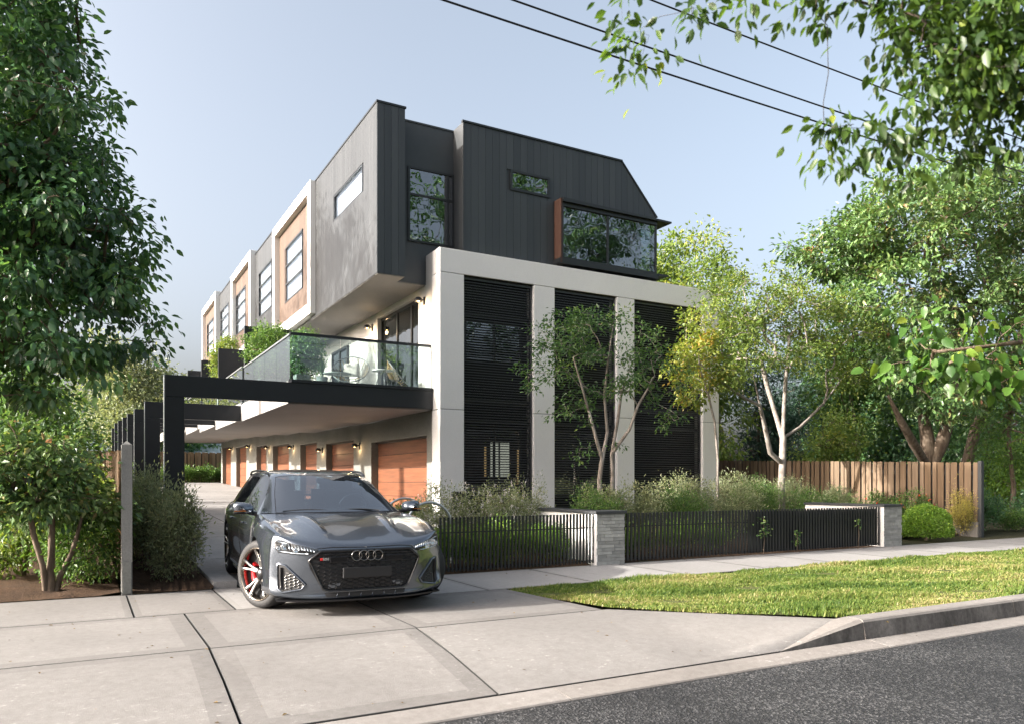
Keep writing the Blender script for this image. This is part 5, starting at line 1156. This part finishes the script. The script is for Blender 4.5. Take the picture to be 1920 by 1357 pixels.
def body_mesh():
    Rg = np.array([ring_full(h) for h in RINGS]); nr, nv0, _ = Rg.shape
    sv = 4; per = np.concatenate([Rg[:, -2:], Rg, Rg[:, :3]], 1)
    tv = np.arange(nv0 * sv) / sv + 2
    G1 = cr(per.transpose(1, 0, 2), tv).transpose(1, 0, 2)
    su = 8; tu = np.linspace(0, nr - 1, (nr - 1) * su + 1); S = cr(G1, tu)
    nu, nv = S.shape[:2]; V = S.reshape(-1, 3)
    F = [(i * nv + j, i * nv + (j + 1) % nv, (i + 1) * nv + (j + 1) % nv, (i + 1) * nv + j) for i in range(nu - 1) for j in range(nv)]
    me = bpy.data.meshes.new('body'); fs = [f for f in F] + [tuple(range(nv))[::-1], tuple(range((nu - 1) * nv, nu * nv))]
    me.from_pydata([tuple(v) for v in V], [], fs); 
    bm = bmesh.new(); bm.from_mesh(me); bmesh.ops.recalc_face_normals(bm, faces=bm.faces); bm.to_mesh(me); bm.free()
    return me
me = body_mesh(); me.materials.append(PM['paint']); me.materials.append(PM['well'])
tmp = bpy.data.objects.new('tmp_body', me); COL.objects.link(tmp)
cut = MB()
for y in (0.0, 2.93):
    for s in (-1, 1):
        k = 44; r = .392
        a, b = (.60, 1.2) if s > 0 else (-1.2, -.60)
        prof = [(.001, a), (r, a), (r, b), (.001, b)]
        vs = []; ring = [(r * math.cos(2 * math.pi * j / k), r * math.sin(2 * math.pi * j / k)) for j in range(k)]
        base = len(cut.v); vs = [(a, y + c_, .375 + s_) for c_, s_ in ring] + [(b, y + c_, .375 + s_) for c_, s_ in ring]
        cut.add(vs, [(j, (j + 1) % k, k + (j + 1) % k, k + j) for j in range(k)] + [tuple(range(k))[::-1], tuple(range(k, 2 * k))], 0)
cme = cut.mesh('tmp_cut', PM['well'])
bm = bmesh.new(); bm.from_mesh(cme); bmesh.ops.recalc_face_normals(bm, faces=bm.faces); bm.to_mesh(cme); bm.free()
cobj = bpy.data.objects.new('tmp_cut', cme); COL.objects.link(cobj)
md_ = tmp.modifiers.new('b', 'BOOLEAN'); md_.operation = 'DIFFERENCE'; md_.object = cobj; md_.solver = 'EXACT'
try: md_.material_mode = 'TRANSFER'
except Exception: pass
dg = bpy.context.evaluated_depsgraph_get()
bme = bpy.data.meshes.new_from_object(tmp.evaluated_get(dg)); bme.name = 'body'
bpy.data.objects.remove(tmp); bpy.data.objects.remove(cobj)
bm = bmesh.new(); bm.from_mesh(bme)
for f in bm.faces: f.smooth = True
for e in bm.edges:
    if len(e.link_faces) == 2 and e.calc_face_angle(0) > R(38): e.smooth = False
for e in bm.edges:
    if len(e.link_faces) == 2 and e.link_faces[0].material_index != e.link_faces[1].material_index: e.smooth = False
bm.to_mesh(bme); bm.free()
BODY = link('body', bme, CAR)
_bm = bmesh.new(); _bm.from_mesh(bme); BVH = BVHTree.FromBMesh(_bm); _bm.free()
def front(x, z, off=0.0):
    h = BVH.ray_cast(Vector((x, -3, z)), Vector((0, 1, 0)))
    if h[0] is None: return Vector((x, -.6, z))
    return h[0] + h[1] * off
def top(x, y, off=0.0):
    h = BVH.ray_cast(Vector((x, y, 3)), Vector((0, 0, -1)))
    return (h[0] + h[1] * off) if h[0] is not None else Vector((x, y, .9))
def side(sx, y, z, off=0.0):
    h = BVH.ray_cast(Vector((3 * sx, y, z)), Vector((-sx, 0, 0)))
    return (h[0] + h[1] * off) if h[0] is not None else Vector((.95 * sx, y, z))
def resample(poly, step, closed=True):
    out = []; n = len(poly)
    for i in range(n if closed else n - 1):
        a, b = Vector(poly[i]), Vector(poly[(i + 1) % n]); m = max(1, int((b - a).length / step))
        out += [a + (b - a) * k / m for k in range(m)]
    if not closed: out.append(Vector(poly[-1]))
    return out
def inside(p, poly):
    c = False; n = len(poly)
    for i in range(n):
        (x1, y1), (x2, y2) = poly[i], poly[i - 1]
        if (y1 > p[1]) != (y2 > p[1]) and p[0] < (x2 - x1) * (p[1] - y1) / (y2 - y1) + x1: c = not c
    return c
def panel(poly, off, name, mat_, parent=CAR, step=.025, proj=front):
    bm = bmesh.new(); vs = [bm.verts.new((x, 0, z)) for x, z in [tuple(q) for q in resample(poly, step)]]
    f = bm.faces.new(vs); bmesh.ops.triangulate(bm, faces=[f])
    for _ in range(2):
        es = [e for e in bm.edges if e.calc_length() > step * 1.6]
        if es: bmesh.ops.subdivide_edges(bm, edges=es, cuts=1); bmesh.ops.triangulate(bm, faces=bm.faces[:])
    for v in bm.verts: v.co = proj(v.co.x, v.co.z, off)
    bmesh.ops.recalc_face_normals(bm, faces=bm.faces)
    if sum(f.normal.y for f in bm.faces) > 0: bmesh.ops.reverse_faces(bm, faces=bm.faces)
    m_ = bpy.data.meshes.new(name); bm.to_mesh(m_); bm.free(); m_.materials.append(mat_)
    for p_ in m_.polygons: p_.use_smooth = True
    return link(name, m_, parent)
def strip(poly, off, r, name, mat_, parent=CAR, closed=True, proj=front, step=.03, k=6, flat=None):
    pts = [proj(q[0], q[1], off) for q in resample(poly, step, closed)]
    return MB().tube(pts, r, k, closed=closed).build(name, mat_, parent)
def mx(poly): return [(-x, z) for x, z in poly][::-1]
def hexgrid(poly, cw, chh, off, r, name, mat_, parent):
    mb = MB(); xs = [p[0] for p in poly]; zs = [p[1] for p in poly]; seen = set()
    row = 0; z = min(zs)
    while z < max(zs) + chh:
        x = min(xs) + (cw * .75 if row % 2 else 0)
        while x < max(xs) + cw:
            c = [(x + cw * .5 * math.cos(R(a)) * (1.0), z + chh * .5 * (math.sin(R(a)) / .866)) for a in (0, 60, 120, 180, 240, 300)]
            for i in range(6):
                a, b = c[i], c[(i + 1) % 6]; key = tuple(sorted([(round(a[0], 3), round(a[1], 3)), (round(b[0], 3), round(b[1], 3))]))
                if key in seen: continue
                seen.add(key)
                if inside(a, poly) and inside(b, poly): mb.tube([front(a[0], a[1], off), front(b[0], b[1], off)], r, 4, cap=False)
            x += cw * 1.5
        z += chh * .5; row += 1
    return mb.build(name, mat_, parent)
# grille
GR = [(-.46, .676), (.46, .676), (.565, .585), (.545, .51), (.43, .305), (.375, .282), (-.375, .282), (-.43, .305), (-.545, .51), (-.565, .585)]
gr = panel(GR, .004, 'grille', PM['matte'])
hexgrid(GR, .075, .040, .012, .0042, 'grille_mesh', PM['black'], gr)
strip(GR, .008, .014, 'grille_surround', PM['black'], gr)
strip([(-.558, .57), (-.435, .298), (-.37, .272), (.37, .272), (.435, .298), (.558, .57)], .018, .007, 'grille_trim', PM['badge'], gr, False)
for z in (.648, .618): strip([(-.46 - (.676 - z), z), (.46 + (.676 - z), z)], .012, .006, 'grille_bar', PM['black'], gr, False)
strip([(-.555, .562), (.555, .562)], .012, .006, 'grille_bar', PM['black'], gr, False)
for s in (-1, 1):
    x = .285 * s; q = front(x, .59, .012)
    MB().box(x - .09, x + .09, q.y - .012, q.y + .02, .565, .625).build('sensor_cover', PM['black'], gr, bevel=.006)
q = front(0, .45, 0)
MB().box(-.25, .25, q.y - .035, q.y - .004, .405, .51).build('number_plate_holder', PM['matte'], gr, bevel=.006)
for i, x in enumerate((-.108, -.036, .036, .108)):
    c = front(x, .625, .02); pts = [(c.x + .050 * math.cos(a), c.y - .004 * (i % 2), c.z + .050 * math.sin(a)) for a in np.linspace(0, 2 * math.pi, 29)[:-1]]
    MB().tube(pts, .0075, 6, closed=True).build('emblem_ring', PM['badge'], gr)
q = front(-.43, .60, .018)
MB().box(-.465, -.445, q.y - .012, q.y + .004, .588, .610).build('badge_mark', PM['badge_red'], gr)
# RS6 lettering on the badge
def glyph(rows, x0, z1, cell, y, mb):
    for r_, line in enumerate(rows):
        for c_, ch in enumerate(line):
            if ch == '#': mb.box(x0 + c_ * cell, x0 + (c_ + 1) * cell, y - .006, y + .004, z1 - (r_ + 1) * cell, z1 - r_ * cell)
mb = MB()
for k, rows in enumerate((['##.', '#.#', '##.', '#.#', '#.#'], ['.##', '#..', '.#.', '..#', '##.'], ['.##', '#..', '##.', '#.#', '.#.'])): glyph(rows, -.440 + k * .021, .610, .0048, q.y - .004, mb)
mb.build('badge_lettering', PM['badge_grey'], gr)
# lower intake and splitter
LI = [(-.42, .258), (.42, .258), (.40, .215), (-.40, .215)]
li = panel(LI, .004, 'lower_intake', PM['matte'])
for x in np.linspace(-.3, .3, 6): strip([(x + .01, .255), (x - .005, .217)], .008, .004, 'intake_fin', PM['paint'], li, False)
sp_ = []
for x in np.linspace(-.86, .86, 41):
    yy = front(x * .97, .24).y; sp_.append((x, yy - .035 + .02 * abs(x) ** 3))
n = len(sp_); vs = [(x, y, .175) for x, y in sp_] + [(x, y + .16, .175) for x, y in sp_] + [(x, y, .190) for x, y in sp_] + [(x, y + .16, .194) for x, y in sp_]
MB().add(vs, [(i, i + 1, 2 * n + i + 1, 2 * n + i) for i in range(n - 1)] + [(2 * n + i, 2 * n + i + 1, 3 * n + i + 1, 3 * n + i) for i in range(n - 1)] + [(n + i, n + i + 1, i + 1, i) for i in range(n - 1)]).build('splitter', PM['black'], CAR)
# side intakes
for s in (-1, 1):
    pl = [(.835, .545), (.77, .53), (.59, .345), (.63, .295), (.80, .262), (.84, .295)]
    pl = pl if s > 0 else mx(pl)
    io = panel(pl, .004, 'side_intake', PM['matte'])
    inn = [(.765, .515), (.60, .345), (.64, .302), (.785, .277)]
    hexgrid(inn if s > 0 else mx(inn), .05, .030, .012, .0038, 'intake_mesh', PM['chrome'] if s < 0 else PM['badge'], io)
    strip(pl, .006, .010, 'intake_surround', PM['paint'], io)
    bl_ = [(.80, .51), (.805, .29)]
    strip(bl_ if s > 0 else mx(bl_), .016, .009, 'intake_blade', PM['black'], io, False)
# headlights
for s in (-1, 1):
    hp = [(.475, .690), (.60, .724), (.74, .757), (.832, .778), (.858, .755), (.855, .69), (.83, .655), (.70, .642), (.59, .638), (.53, .652)]
    hp = hp if s > 0 else mx(hp)
    ho = panel(hp, .003, 'headlight', PM['black'])
    for k in range(9):
        x = .52 + k * .026; z0 = .672 + k * .0032; z1 = .694 + k * .0070
        a, b = ((x, z0), (x + .012, z1)); a, b = (a, b) if s > 0 else ((-a[0], a[1]), (-b[0], b[1]))
        strip([a, b], .012, .0062, 'led_bar', PM['led'], ho, False, step=.02, k=5)
    for cx, cz, r_ in ((.775, .715, .030), (.68, .685, .024), (.825, .70, .018)):
        c = front(cx * s, cz, .008); MB().lathe([(.001, -.004), (r_ * .6, -.004), (r_, -.016), (r_ * 1.15, -.010)], 14, 'y', origin=(c.x, c.y, c.z)).build('projector', PM['led'], ho)
    dl = [(.57, .653), (.70, .657), (.825, .672)]
    strip(dl if s > 0 else mx(dl), .010, .005, 'running_light', PM['led'], ho, False)
    dl = [(.75, .748), (.83, .766)]
    strip(dl if s > 0 else mx(dl), .010, .005, 'running_light', PM['led'], ho, False)
    panel(hp, .022, 'lens', M['glass_lamp'], ho)
# bonnet lines and vents
for s in (-1, 1):
    for path, nm in (([(.845, .33), (.83, .0), (.80, -.3), (.735, -.6), (.70, -.70)], 'bonnet_seam'),):
        pts = [top(x * s, y, .0015) for x, y in [tuple(q) for q in resample(path, .04, False)]]
        MB().tube(pts, .0035, 4).build(nm, PM['matte'], CAR)
    pts = [side(s, y, z, .0015) for y, z in [tuple(q) for q in resample([(.62, .93), (.58, .6), (.60, .3)], .05, False)]]
    MB().tube(pts, .003, 4).build('door_seam', PM['matte'], CAR)
    pts = [side(s, y, z, .0015) for y, z in [tuple(q) for q in resample([(1.72, .95), (1.70, .6), (1.72, .25)], .05, False)]]
    MB().tube(pts, .003, 4).build('door_seam', PM['matte'], CAR)
    for y in (1.42, 2.45):
        c = side(s, y, .83, .02); MB().box(c.x - .012, c.x + .012, y - .11, y + .11, .815, .84).build('door_handle', PM['paint'], CAR, bevel=.008)
    pts = [front(x, z, .002) for x, z in [tuple(q) for q in resample([(.50 * s, .70), (.35 * s, .712), (0, .705)], .04, False)]]
    MB().tube(pts, .004, 4).build('bonnet_seam', PM['matte'], CAR)
    # raised bonnet power domes
    P_ = []; nu_, nv_ = 24, 9
    for i in range(nu_):
        u = i / (nu_ - 1); y = .24 - u * .95; xc = (.46 - .10 * u) * s; w = .11 * (1 - .55 * u)
        for j in range(nv_):
            v = j / (nv_ - 1) * 2 - 1; h = .016 * (1 - v * v) ** 1.5 * math.sin(math.pi * min(1, u * 1.05 + .02)) ** .6 - .001
            P_.append(top(xc + v * w, y) + Vector((0, 0, h)))
    F_ = [(i * nv_ + j, i * nv_ + j + 1, (i + 1) * nv_ + j + 1, (i + 1) * nv_ + j) for i in range(nu_ - 1) for j in range(nv_ - 1)]
    if s < 0: F_ = [f[::-1] for f in F_]
    MB().add(P_, F_ if True else [], 0, True).build('bonnet_dome', PM['paint'], CAR)
# greenhouse
ROWS = [
 [(0, .36, .983), (.3, .375, .983), (.52, .42, .982), (.68, .48, .98), (.76, .55, .98), (.82, .60, .975), (.86, .64, .955)],
 [(0, .80, 1.225), (.29, .81, 1.222), (.50, .85, 1.212), (.63, .90, 1.195), (.69, .945, 1.18), (.785, .93, 1.07), (.865, .90, .955)],
 [(0, 1.25, 1.415), (.28, 1.26, 1.412), (.46, 1.29, 1.402), (.56, 1.33, 1.385), (.62, 1.36, 1.36), (.75, 1.28, 1.17), (.875, 1.22, .958)],
 [(0, 1.75, 1.468), (.28, 1.75, 1.465), (.46, 1.75, 1.452), (.575, 1.75, 1.432), (.64, 1.75, 1.395), (.77, 1.75, 1.185), (.88, 1.75, .962)],
 [(0, 2.45, 1.475), (.28, 2.45, 1.472), (.46, 2.45, 1.458), (.575, 2.45, 1.438), (.64, 2.45, 1.402), (.765, 2.45, 1.19), (.878, 2.45, .97)],
 [(0, 3.15, 1.452), (.28, 3.15, 1.449), (.45, 3.15, 1.435), (.555, 3.15, 1.415), (.615, 3.15, 1.38), (.74, 3.15, 1.19), (.865, 3.15, .98)],
 [(0, 3.66, 1.40), (.27, 3.65, 1.398), (.43, 3.63, 1.385), (.53, 3.60, 1.365), (.58, 3.57, 1.335), (.70, 3.58, 1.17), (.82, 3.58, .985)],
 [(0, 3.94, 1.05), (.26, 3.94, 1.05), (.42, 3.92, 1.045), (.55, 3.88, 1.04), (.62, 3.85, 1.03), (.70, 3.82, 1.0), (.76, 3.80, .97)]]
def greenhouse():
    Rw = np.array([np.concatenate([np.array(r_)[1:][::-1] * np.array([-1, 1, 1]), np.array(r_)]) for r_ in ROWS]); nr, nc, _ = Rw.shape
    sv, su = 12, 22; S = cr(Rw.transpose(1, 0, 2), np.linspace(0, nc - 1, (nc - 1) * sv + 1)).transpose(1, 0, 2); S = cr(S, np.linspace(0, nr - 1, (nr - 1) * su + 1))
    nu, nv = S.shape[:2]; V = S.reshape(-1, 3); sets = {}
    for i in range(nu - 1):
        for j in range(nv - 1):
            u = (i + .5) / su; v = abs((j + .5) / sv - 6); r_ = 0 if (j + .5) / sv < 6 else 1
            key = 'shell'
            if u < 2 and v < 3: key = 'windscreen' if (u > .04 and u < 1.93 and v < 2.9) else 'windscreen_edge'
            elif 4.2 < v < 5.75 and 1.15 + (v - 4.2) * -.55 < u < 5.7 - (v - 4.2) * .1:
                if 2.95 < u < 3.12 or 4.55 < u < 4.72: key = ('pillar_trim', r_, u < 4)
                else: key = ('side_window', r_, 0 if u < 3 else (1 if u < 4.6 else 2))
            elif v > 3.95 and v <= 4.2 and u > 1.1: key = ('window_trim', r_)
            elif 6.1 < u < 6.9 and v < 3.2: key = 'rear_window'
            sets.setdefault(key, []).append((i * nv + j, i * nv + j + 1, (i + 1) * nv + j + 1, (i + 1) * nv + j))
    for key, fs in sets.items():
        nm = key if isinstance(key, str) else key[0]
        used = sorted({q for f in fs for q in f}); mp = {q: k for k, q in enumerate(used)}
        m_ = {'shell': PM['paint'], 'windscreen': M['glass_car'], 'windscreen_edge': PM['black'], 'side_window': M['glass_tint'], 'pillar_trim': PM['black'], 'window_trim': PM['black'], 'rear_window': M['glass_car']}[nm]
        nm = {'shell': 'roof'}.get(nm, nm)
        MB().add([V[q] for q in used], [tuple(mp[q] for q in f) for f in fs], 0, True).build(nm, m_, CAR)
greenhouse()
# interior
def seat(x, y, label=None):
    mb = MB()
    prof = [(0, .62), (.10, .64), (.14, .98), (.20, 1.20), (.26, 1.205), (.30, 1.0), (.30, .60)]
    mb.prism([(y + a, z) for a, z in prof], 'x', x - .24, x + .24)
    mb.prism([(y + .18, 1.20), (y + .20, 1.34), (y + .27, 1.345), (y + .29, 1.20)], 'x', x - .12, x + .12)
    mb.build('seat', PM['seat'], CAR, bevel=.04, seg=3)
seat(-.38, 1.45); seat(.38, 1.45); seat(-.38, 2.35); seat(.38, 2.35)
MB().prism([(.55, .98), (.95, 1.01), (1.02, .97), (1.02, .80), (.55, .80)], 'x', -.72, .72).build('dashboard', PM['matte'], CAR, bevel=.02)
sw = [(.38 + .18 * math.cos(a), 1.13 - .06 * math.sin(a), 1.00 + .17 * math.sin(a)) for a in np.linspace(0, 2 * math.pi, 25)[:-1]]
MB().tube(sw, .016, 6, closed=True).tube([(.22, 1.12, 1.0), (.54, 1.12, 1.0)], .018, 6).build('steering_wheel', PM['seat'], CAR)
MB().box(-.09, .09, 1.10, 1.14, 1.31, 1.37).build('interior_mirror', PM['matte'], CAR, bevel=.01)
for a, b in (((.52, .44), (-.05, .46)), ((-.02, .43), (-.60, .50))):
    pts = [Vector((a[0] + (b[0] - a[0]) * t, a[1] + (b[1] - a[1]) * t - .02, .998 + .02 * math.sin(math.pi * t))) for t in np.linspace(0, 1, 8)]
    MB().tube(pts, .008, 5).build('wiper', PM['matte'], CAR)
# roof rails
for s in (-1, 1):
    pts = [(.60 * s, 1.42, 1.375), (.61 * s, 1.55, 1.425), (.612 * s, 1.80, 1.447), (.612 * s, 2.5, 1.452), (.595 * s, 3.2, 1.432), (.585 * s, 3.42, 1.39)]
    MB().tube(cr(np.array(pts), np.linspace(0, 5, 24)), .015, 7).build('roof_rail', PM['black'], CAR)
    # door mirrors
    c = Vector((1.02 * s, .70, 1.035)); nm = 12; rows = []
    for i in range(7):
        u = i / 6; yy = -.10 + .16 * u; k_ = [.15, .72, .93, 1.0, 1.0, .97, .90][i]
        rows.append([(c.x + s * (.118 * k_ * (math.copysign(abs(math.cos(a)) ** .7, math.cos(a)))) - s * .02 * u, c.y + yy + .035 * s * math.cos(a) * s, c.z + .066 * k_ * math.copysign(abs(math.sin(a)) ** .75, math.sin(a)) + .012 * math.cos(a)) for a in np.linspace(0, 2 * math.pi, nm + 1)[:-1]])
    vs = [p_ for r_ in rows for p_ in r_]
    fs = [(i * nm + j, i * nm + (j + 1) % nm, (i + 1) * nm + (j + 1) % nm, (i + 1) * nm + j) for i in range(6) for j in range(nm)] + [tuple(range(nm)), tuple(range(6 * nm, 7 * nm))[::-1]]
    if s < 0: fs = [f[::-1] for f in fs]
    mo = MB().add(vs, fs, 0, True).build('door_mirror', PM['paint'], CAR)
    MB().box(c.x - .10, c.x + .10, c.y - .075, c.y + .02, c.z - .066, c.z - .050).build('mirror_base', PM['black'], mo, bevel=.006)
    MB().tube([(.86 * s, .72, .965), (.95 * s, .70, .985)], .028, 8).build('mirror_arm', PM['black'], mo)
    MB().box(c.x - .09, c.x + .09, c.y - .100, c.y - .088, c.z - .036, c.z - .026).build('indicator', PM['amber'], mo)
# wheels
def wheel(x, y, steer, s):
    w = link('wheel', MB().lathe([(.275, -.128), (.30, -.138), (.335, -.135), (.357, -.118), (.365, -.09), (.366, 0), (.365, .09), (.357, .118), (.335, .135), (.30, .138), (.275, .128)], 56, 'x').mesh('tyre', PM['rubber']), CAR, (x, y, .366), (0, 0, steer))
    # visible face points to local -x for s = -1
    o = s
    MB().lathe([(.286, .10 * o), (.284, .140 * o), (.272, .140 * o), (.262, .10 * o), (.255, -.10 * o), (.278, -.128 * o)], 48, 'x').build('rim_barrel', PM['alloy'], w)
    MB().lathe([(.19, .02 * o), (.19, .035 * o), (.08, .035 * o), (.08, .02 * o)], 36, 'x', smooth=False).build('brake_disc', PM['disc'], w)
    cal = [(.02 * o, -.20, .02), (.05 * o, -.205, .02)]
    mb = MB()
    for a0 in np.linspace(R(150), R(205), 6):
        pass
    pts = [(.052 * o, .155 * math.cos(a), .155 * math.sin(a)) for a in np.linspace(R(-38), R(38), 8)]
    mb.tube(pts, .036, 8).build('brake_caliper', PM['red'], w)
    for k in range(5):
        a = 2 * math.pi * k / 5 + .35; sp2 = MB()
        for d in (-1, 1):
            p0 = (a + d * .16, .055); p1 = (a + d * .13, .16); p2 = (a + d * .19, .268)
            P = [( [.070, .098, .122][i] * o, r_ * math.cos(t_), r_ * math.sin(t_)) for i, (t_, r_) in enumerate((p0, p1, p2))]
            Q = cr(np.array(P), np.linspace(0, 2, 7)); sp2.tube(Q, [.022, .021, .019, .018, .019, .021, .026], 6)
        sp2.build('spoke', PM['chrome'], w)
    MB().lathe([(.001, .118 * o), (.03, .116 * o), (.062, .098 * o), (.070, .06 * o), (.06, .02 * o)], 20, 'x').build('hub', PM['rim_dark'], w)
    MB().lathe([(.262, .06 * o), (.05, .015 * o)], 36, 'x').build('inner_rim', PM['well'], w)
    return w
wheel(-.835, 0, R(29), -1); wheel(.835, 0, R(29), 1); wheel(-.835, 2.93, 0, -1); wheel(.835, 2.93, 0, 1)
for s in (-1, 1):
    pts = [side(s, y, .2, .006) for y in np.linspace(.45, 2.5, 16)]
    MB().tube([(p_.x, p_.y, .195) for p_ in pts], .022, 6).build('side_skirt', PM['black'], CAR)
# ================================================================ balcony furniture and plants
ZF = 3.605
def lounge_chair(x, y, rz, label):
    t = thing('lounge_chair', label, 'chair', (x, y, ZF), rz, 'round wire lounge chairs on the balcony')
    N = 32; tilt = R(52); ring = []; inner = []
    for k in range(N):
        a = 2 * math.pi * k / N
        px_, pv = .46 * math.cos(a), .44 * math.sin(a)
        ring.append(Vector((px_, .02 + pv * math.cos(tilt), .55 + pv * math.sin(tilt))))
        inner.append(Vector((.17 * math.cos(a), -.02 + .15 * math.sin(a) + .12, .36 + .06 * math.sin(a))))
    MB().tube(ring, .014, 7, closed=True).build('rim', M['cord_frame'], t)
    MB().tube(inner, .008, 5, closed=True).build('seat_ring', M['cord_frame'], t)
    for k in range(N):
        a, b = ring[k], inner[k]; m_ = (a + b) / 2 + Vector((0, .03, -.05))
        MB().tube([a, m_, b], .0055, 4, cap=False).build('cord', M['cord'], t)
    bs = [Vector((.27 * math.cos(a), .08 + .24 * math.sin(a), .012)) for a in np.linspace(0, 2 * math.pi, 25)[:-1]]
    MB().tube(bs, .010, 6, closed=True).build('base_ring', M['cord_frame'], t)
    for a in (.7, 2.4, 3.9, 5.5):
        MB().tube([(.27 * math.cos(a), .08 + .24 * math.sin(a), .012), (.20 * math.cos(a + .5), .1 + .17 * math.sin(a + .5), .36)], .009, 6).build('leg', M['cord_frame'], t)
    cs = []
    vs = []; n = 14
    for i in range(n):
        for j in range(n):
            u, v = i / (n - 1) * 2 - 1, j / (n - 1) * 2 - 1; h = .07 * (1 - u ** 4) ** .5 * (1 - v ** 4) ** .5
            vs.append((u * .19, .10 + v * .06 - h * .6, .55 + v * .17 + h * .3))
    F_ = [(i * n + j, (i + 1) * n + j, (i + 1) * n + j + 1, i * n + j + 1) for i in range(n - 1) for j in range(n - 1)]
    vb = [(a, b + .05, c) for a, b, c in vs]
    MB().add(vs, F_, 0, True).add(vb, [f[::-1] for f in F_], 0, True).build('cushion', M['cushion'], t)
M['cord'] = plain('tan_cord', (0.42, 0.28, 0.13), 0.7); M['cord_frame'] = plain('grey_tube', (0.20, 0.20, 0.20), 0.4, 0.6); M['cushion'] = plain('pale_cushion', (0.62, 0.58, 0.54), 0.9)
M['pot_grey'] = plain('grey_pot', (0.30, 0.31, 0.31), 0.7); M['table_top'] = plain('pale_table_top', (0.60, 0.59, 0.57), 0.35)
c1 = at(657, 690, 18.7); lounge_chair(c1.x, 18.7, R(-28), 'round wire lounge chair facing the street behind the balcony glass')
c2 = at(748, 690, 18.9); lounge_chair(c2.x, 18.9, R(62), 'wire lounge chair turned sideways beside the small balcony table')
def round_table(x, y, r, h, label):
    t = thing('side_table', label, 'table', (x, y, ZF))
    MB().lathe([(.001, h), (r, h), (r, h - .02), (.001, h - .02)], 28, smooth=False).build('table_top', M['table_top'], t)
    for a in (.4, 2.5, 4.6): MB().tube([(r * .35 * math.cos(a), r * .35 * math.sin(a), h - .02), (r * .75 * math.cos(a), r * .75 * math.sin(a), 0)], .011, 6).build('leg', M['cord_frame'], t)
q = at(718, 694, 18.3); round_table(q.x, 18.3, .27, .52, 'small round pale side table between the two balcony chairs')
q = at(632, 706, 18.1); round_table(q.x, 18.1, .33, .34, 'low round table in front of the left balcony chair')
def pot(x, y, z, w, h, label, lm, seed, bw, bh, L=.06, W=.028, round_=False, n=80, nl=60):
    t = thing('potted_plant', label, 'plant', (x, y, z))
    MB().box(-w / 2, w / 2, -w / 2, w / 2, 0, h).build('pot', M['pot_grey'] if seed % 2 else M['black_steel'], t, bevel=.012)
    rng = np.random.default_rng(seed); bl = [(0, 0, h + bh * .5, bw * .5, bw * .5, bh * .5), (.1, .1, h + bh * .65, bw * .38, bw * .38, bh * .4)]
    sk = Skeleton(); sk.path([(0, 0, h - .05), (0, 0, h + .04)], [.03, .025]); C = in_blobs(rng, bl, n, .3)
    C[:, 2] = np.maximum(C[:, 2], h + .05)
    for i in np.argsort(np.linalg.norm(C, axis=1)): sk.attach(C[i], rng, up=1.0)
    m_ = len(C) * nl; ci = np.repeat(np.arange(len(C)), nl); P = C[ci] + rng.normal(size=(m_, 3)) * .09; s = rng.uniform(.6, 1.2, m_)
    link('foliage', leaves('foliage', P, rng.normal(size=(m_, 3)), rng.normal(size=(m_, 3)) + np.array([0, 0, .8]), L * s, W * s, lm, .5 + rng.normal(0, .2, m_)), t)
    link('stem', sk.mesh('stem', M['bark_brown'], .004, .4), t)
q = at(503, 640, 22.9); pot(q.x, 22.9, ZF, .6, .7, 'big bushy potted plant beside the nearest balcony screen', LM['mid'], 201, 1.45, 1.6, .075, .035, n=120)
q = at(576, 640, 22.3); pot(q.x, 22.3, ZF, .5, .6, 'bushy potted plant under the overhanging box', LM['mid'], 203, 1.0, 1.55, .07, .035)
q = at(425, 680, 29.6); pot(q.x, 29.6, 3.80, .6, .9, 'potted plant showing above the second balcony screen', LM['yellow'], 205, 1.2, 1.9, .09, .045, n=90)
q = at(362, 700, 41.0); pot(q.x, 41.0, 4.10, .6, .9, 'green potted plant on the farthest balcony', LM['bright'], 207, 1.4, 1.5, .12, .06, n=70)
q = at(566, 700, 19.4); pot(q.x, 19.4, ZF, .36, .42, 'dark leafy plant in a square grey pot at the balcony corner', LM['dark'], 209, .75, 1.0, .08, .045, n=60)
t = thing('potted_plant', 'spiky long-leaved potted plant left of the balcony chair', 'plant', (at(604, 700, 18.2).x, 18.2, ZF))
MB().lathe([(.001, 0), (.11, 0), (.14, .24), (.12, .24), (.10, .2), (.001, .2)], 20).build('pot', M['pot_grey'], t)
rng = np.random.default_rng(210)
for k in range(26):
    a = rng.uniform(0, 2 * math.pi); ln = rng.uniform(.35, .6); le = rng.uniform(.15, .6); d_ = Vector((math.cos(a), math.sin(a), 0)); sd_ = Vector((-math.sin(a), math.cos(a), 0)) * .014
    P_ = [Vector((0, 0, .2)) + d_ * ln * le * u * u + Vector((0, 0, ln * (u - .25 * le * u * u))) for u in (0, .4, .75, 1)]
    vs = [];
    for u, p_ in zip((1, 1.1, .7, .05), P_): vs += [p_ - sd_ * u, p_ + sd_ * u]
    o = MB().add(vs, [(0, 1, 3, 2), (2, 3, 5, 4), (4, 5, 7, 6)]).build('blade', M['blade'] if 'blade' in M else M.setdefault('blade', plain('spiky_leaf', (0.07, 0.13, 0.05), 0.5)), t)
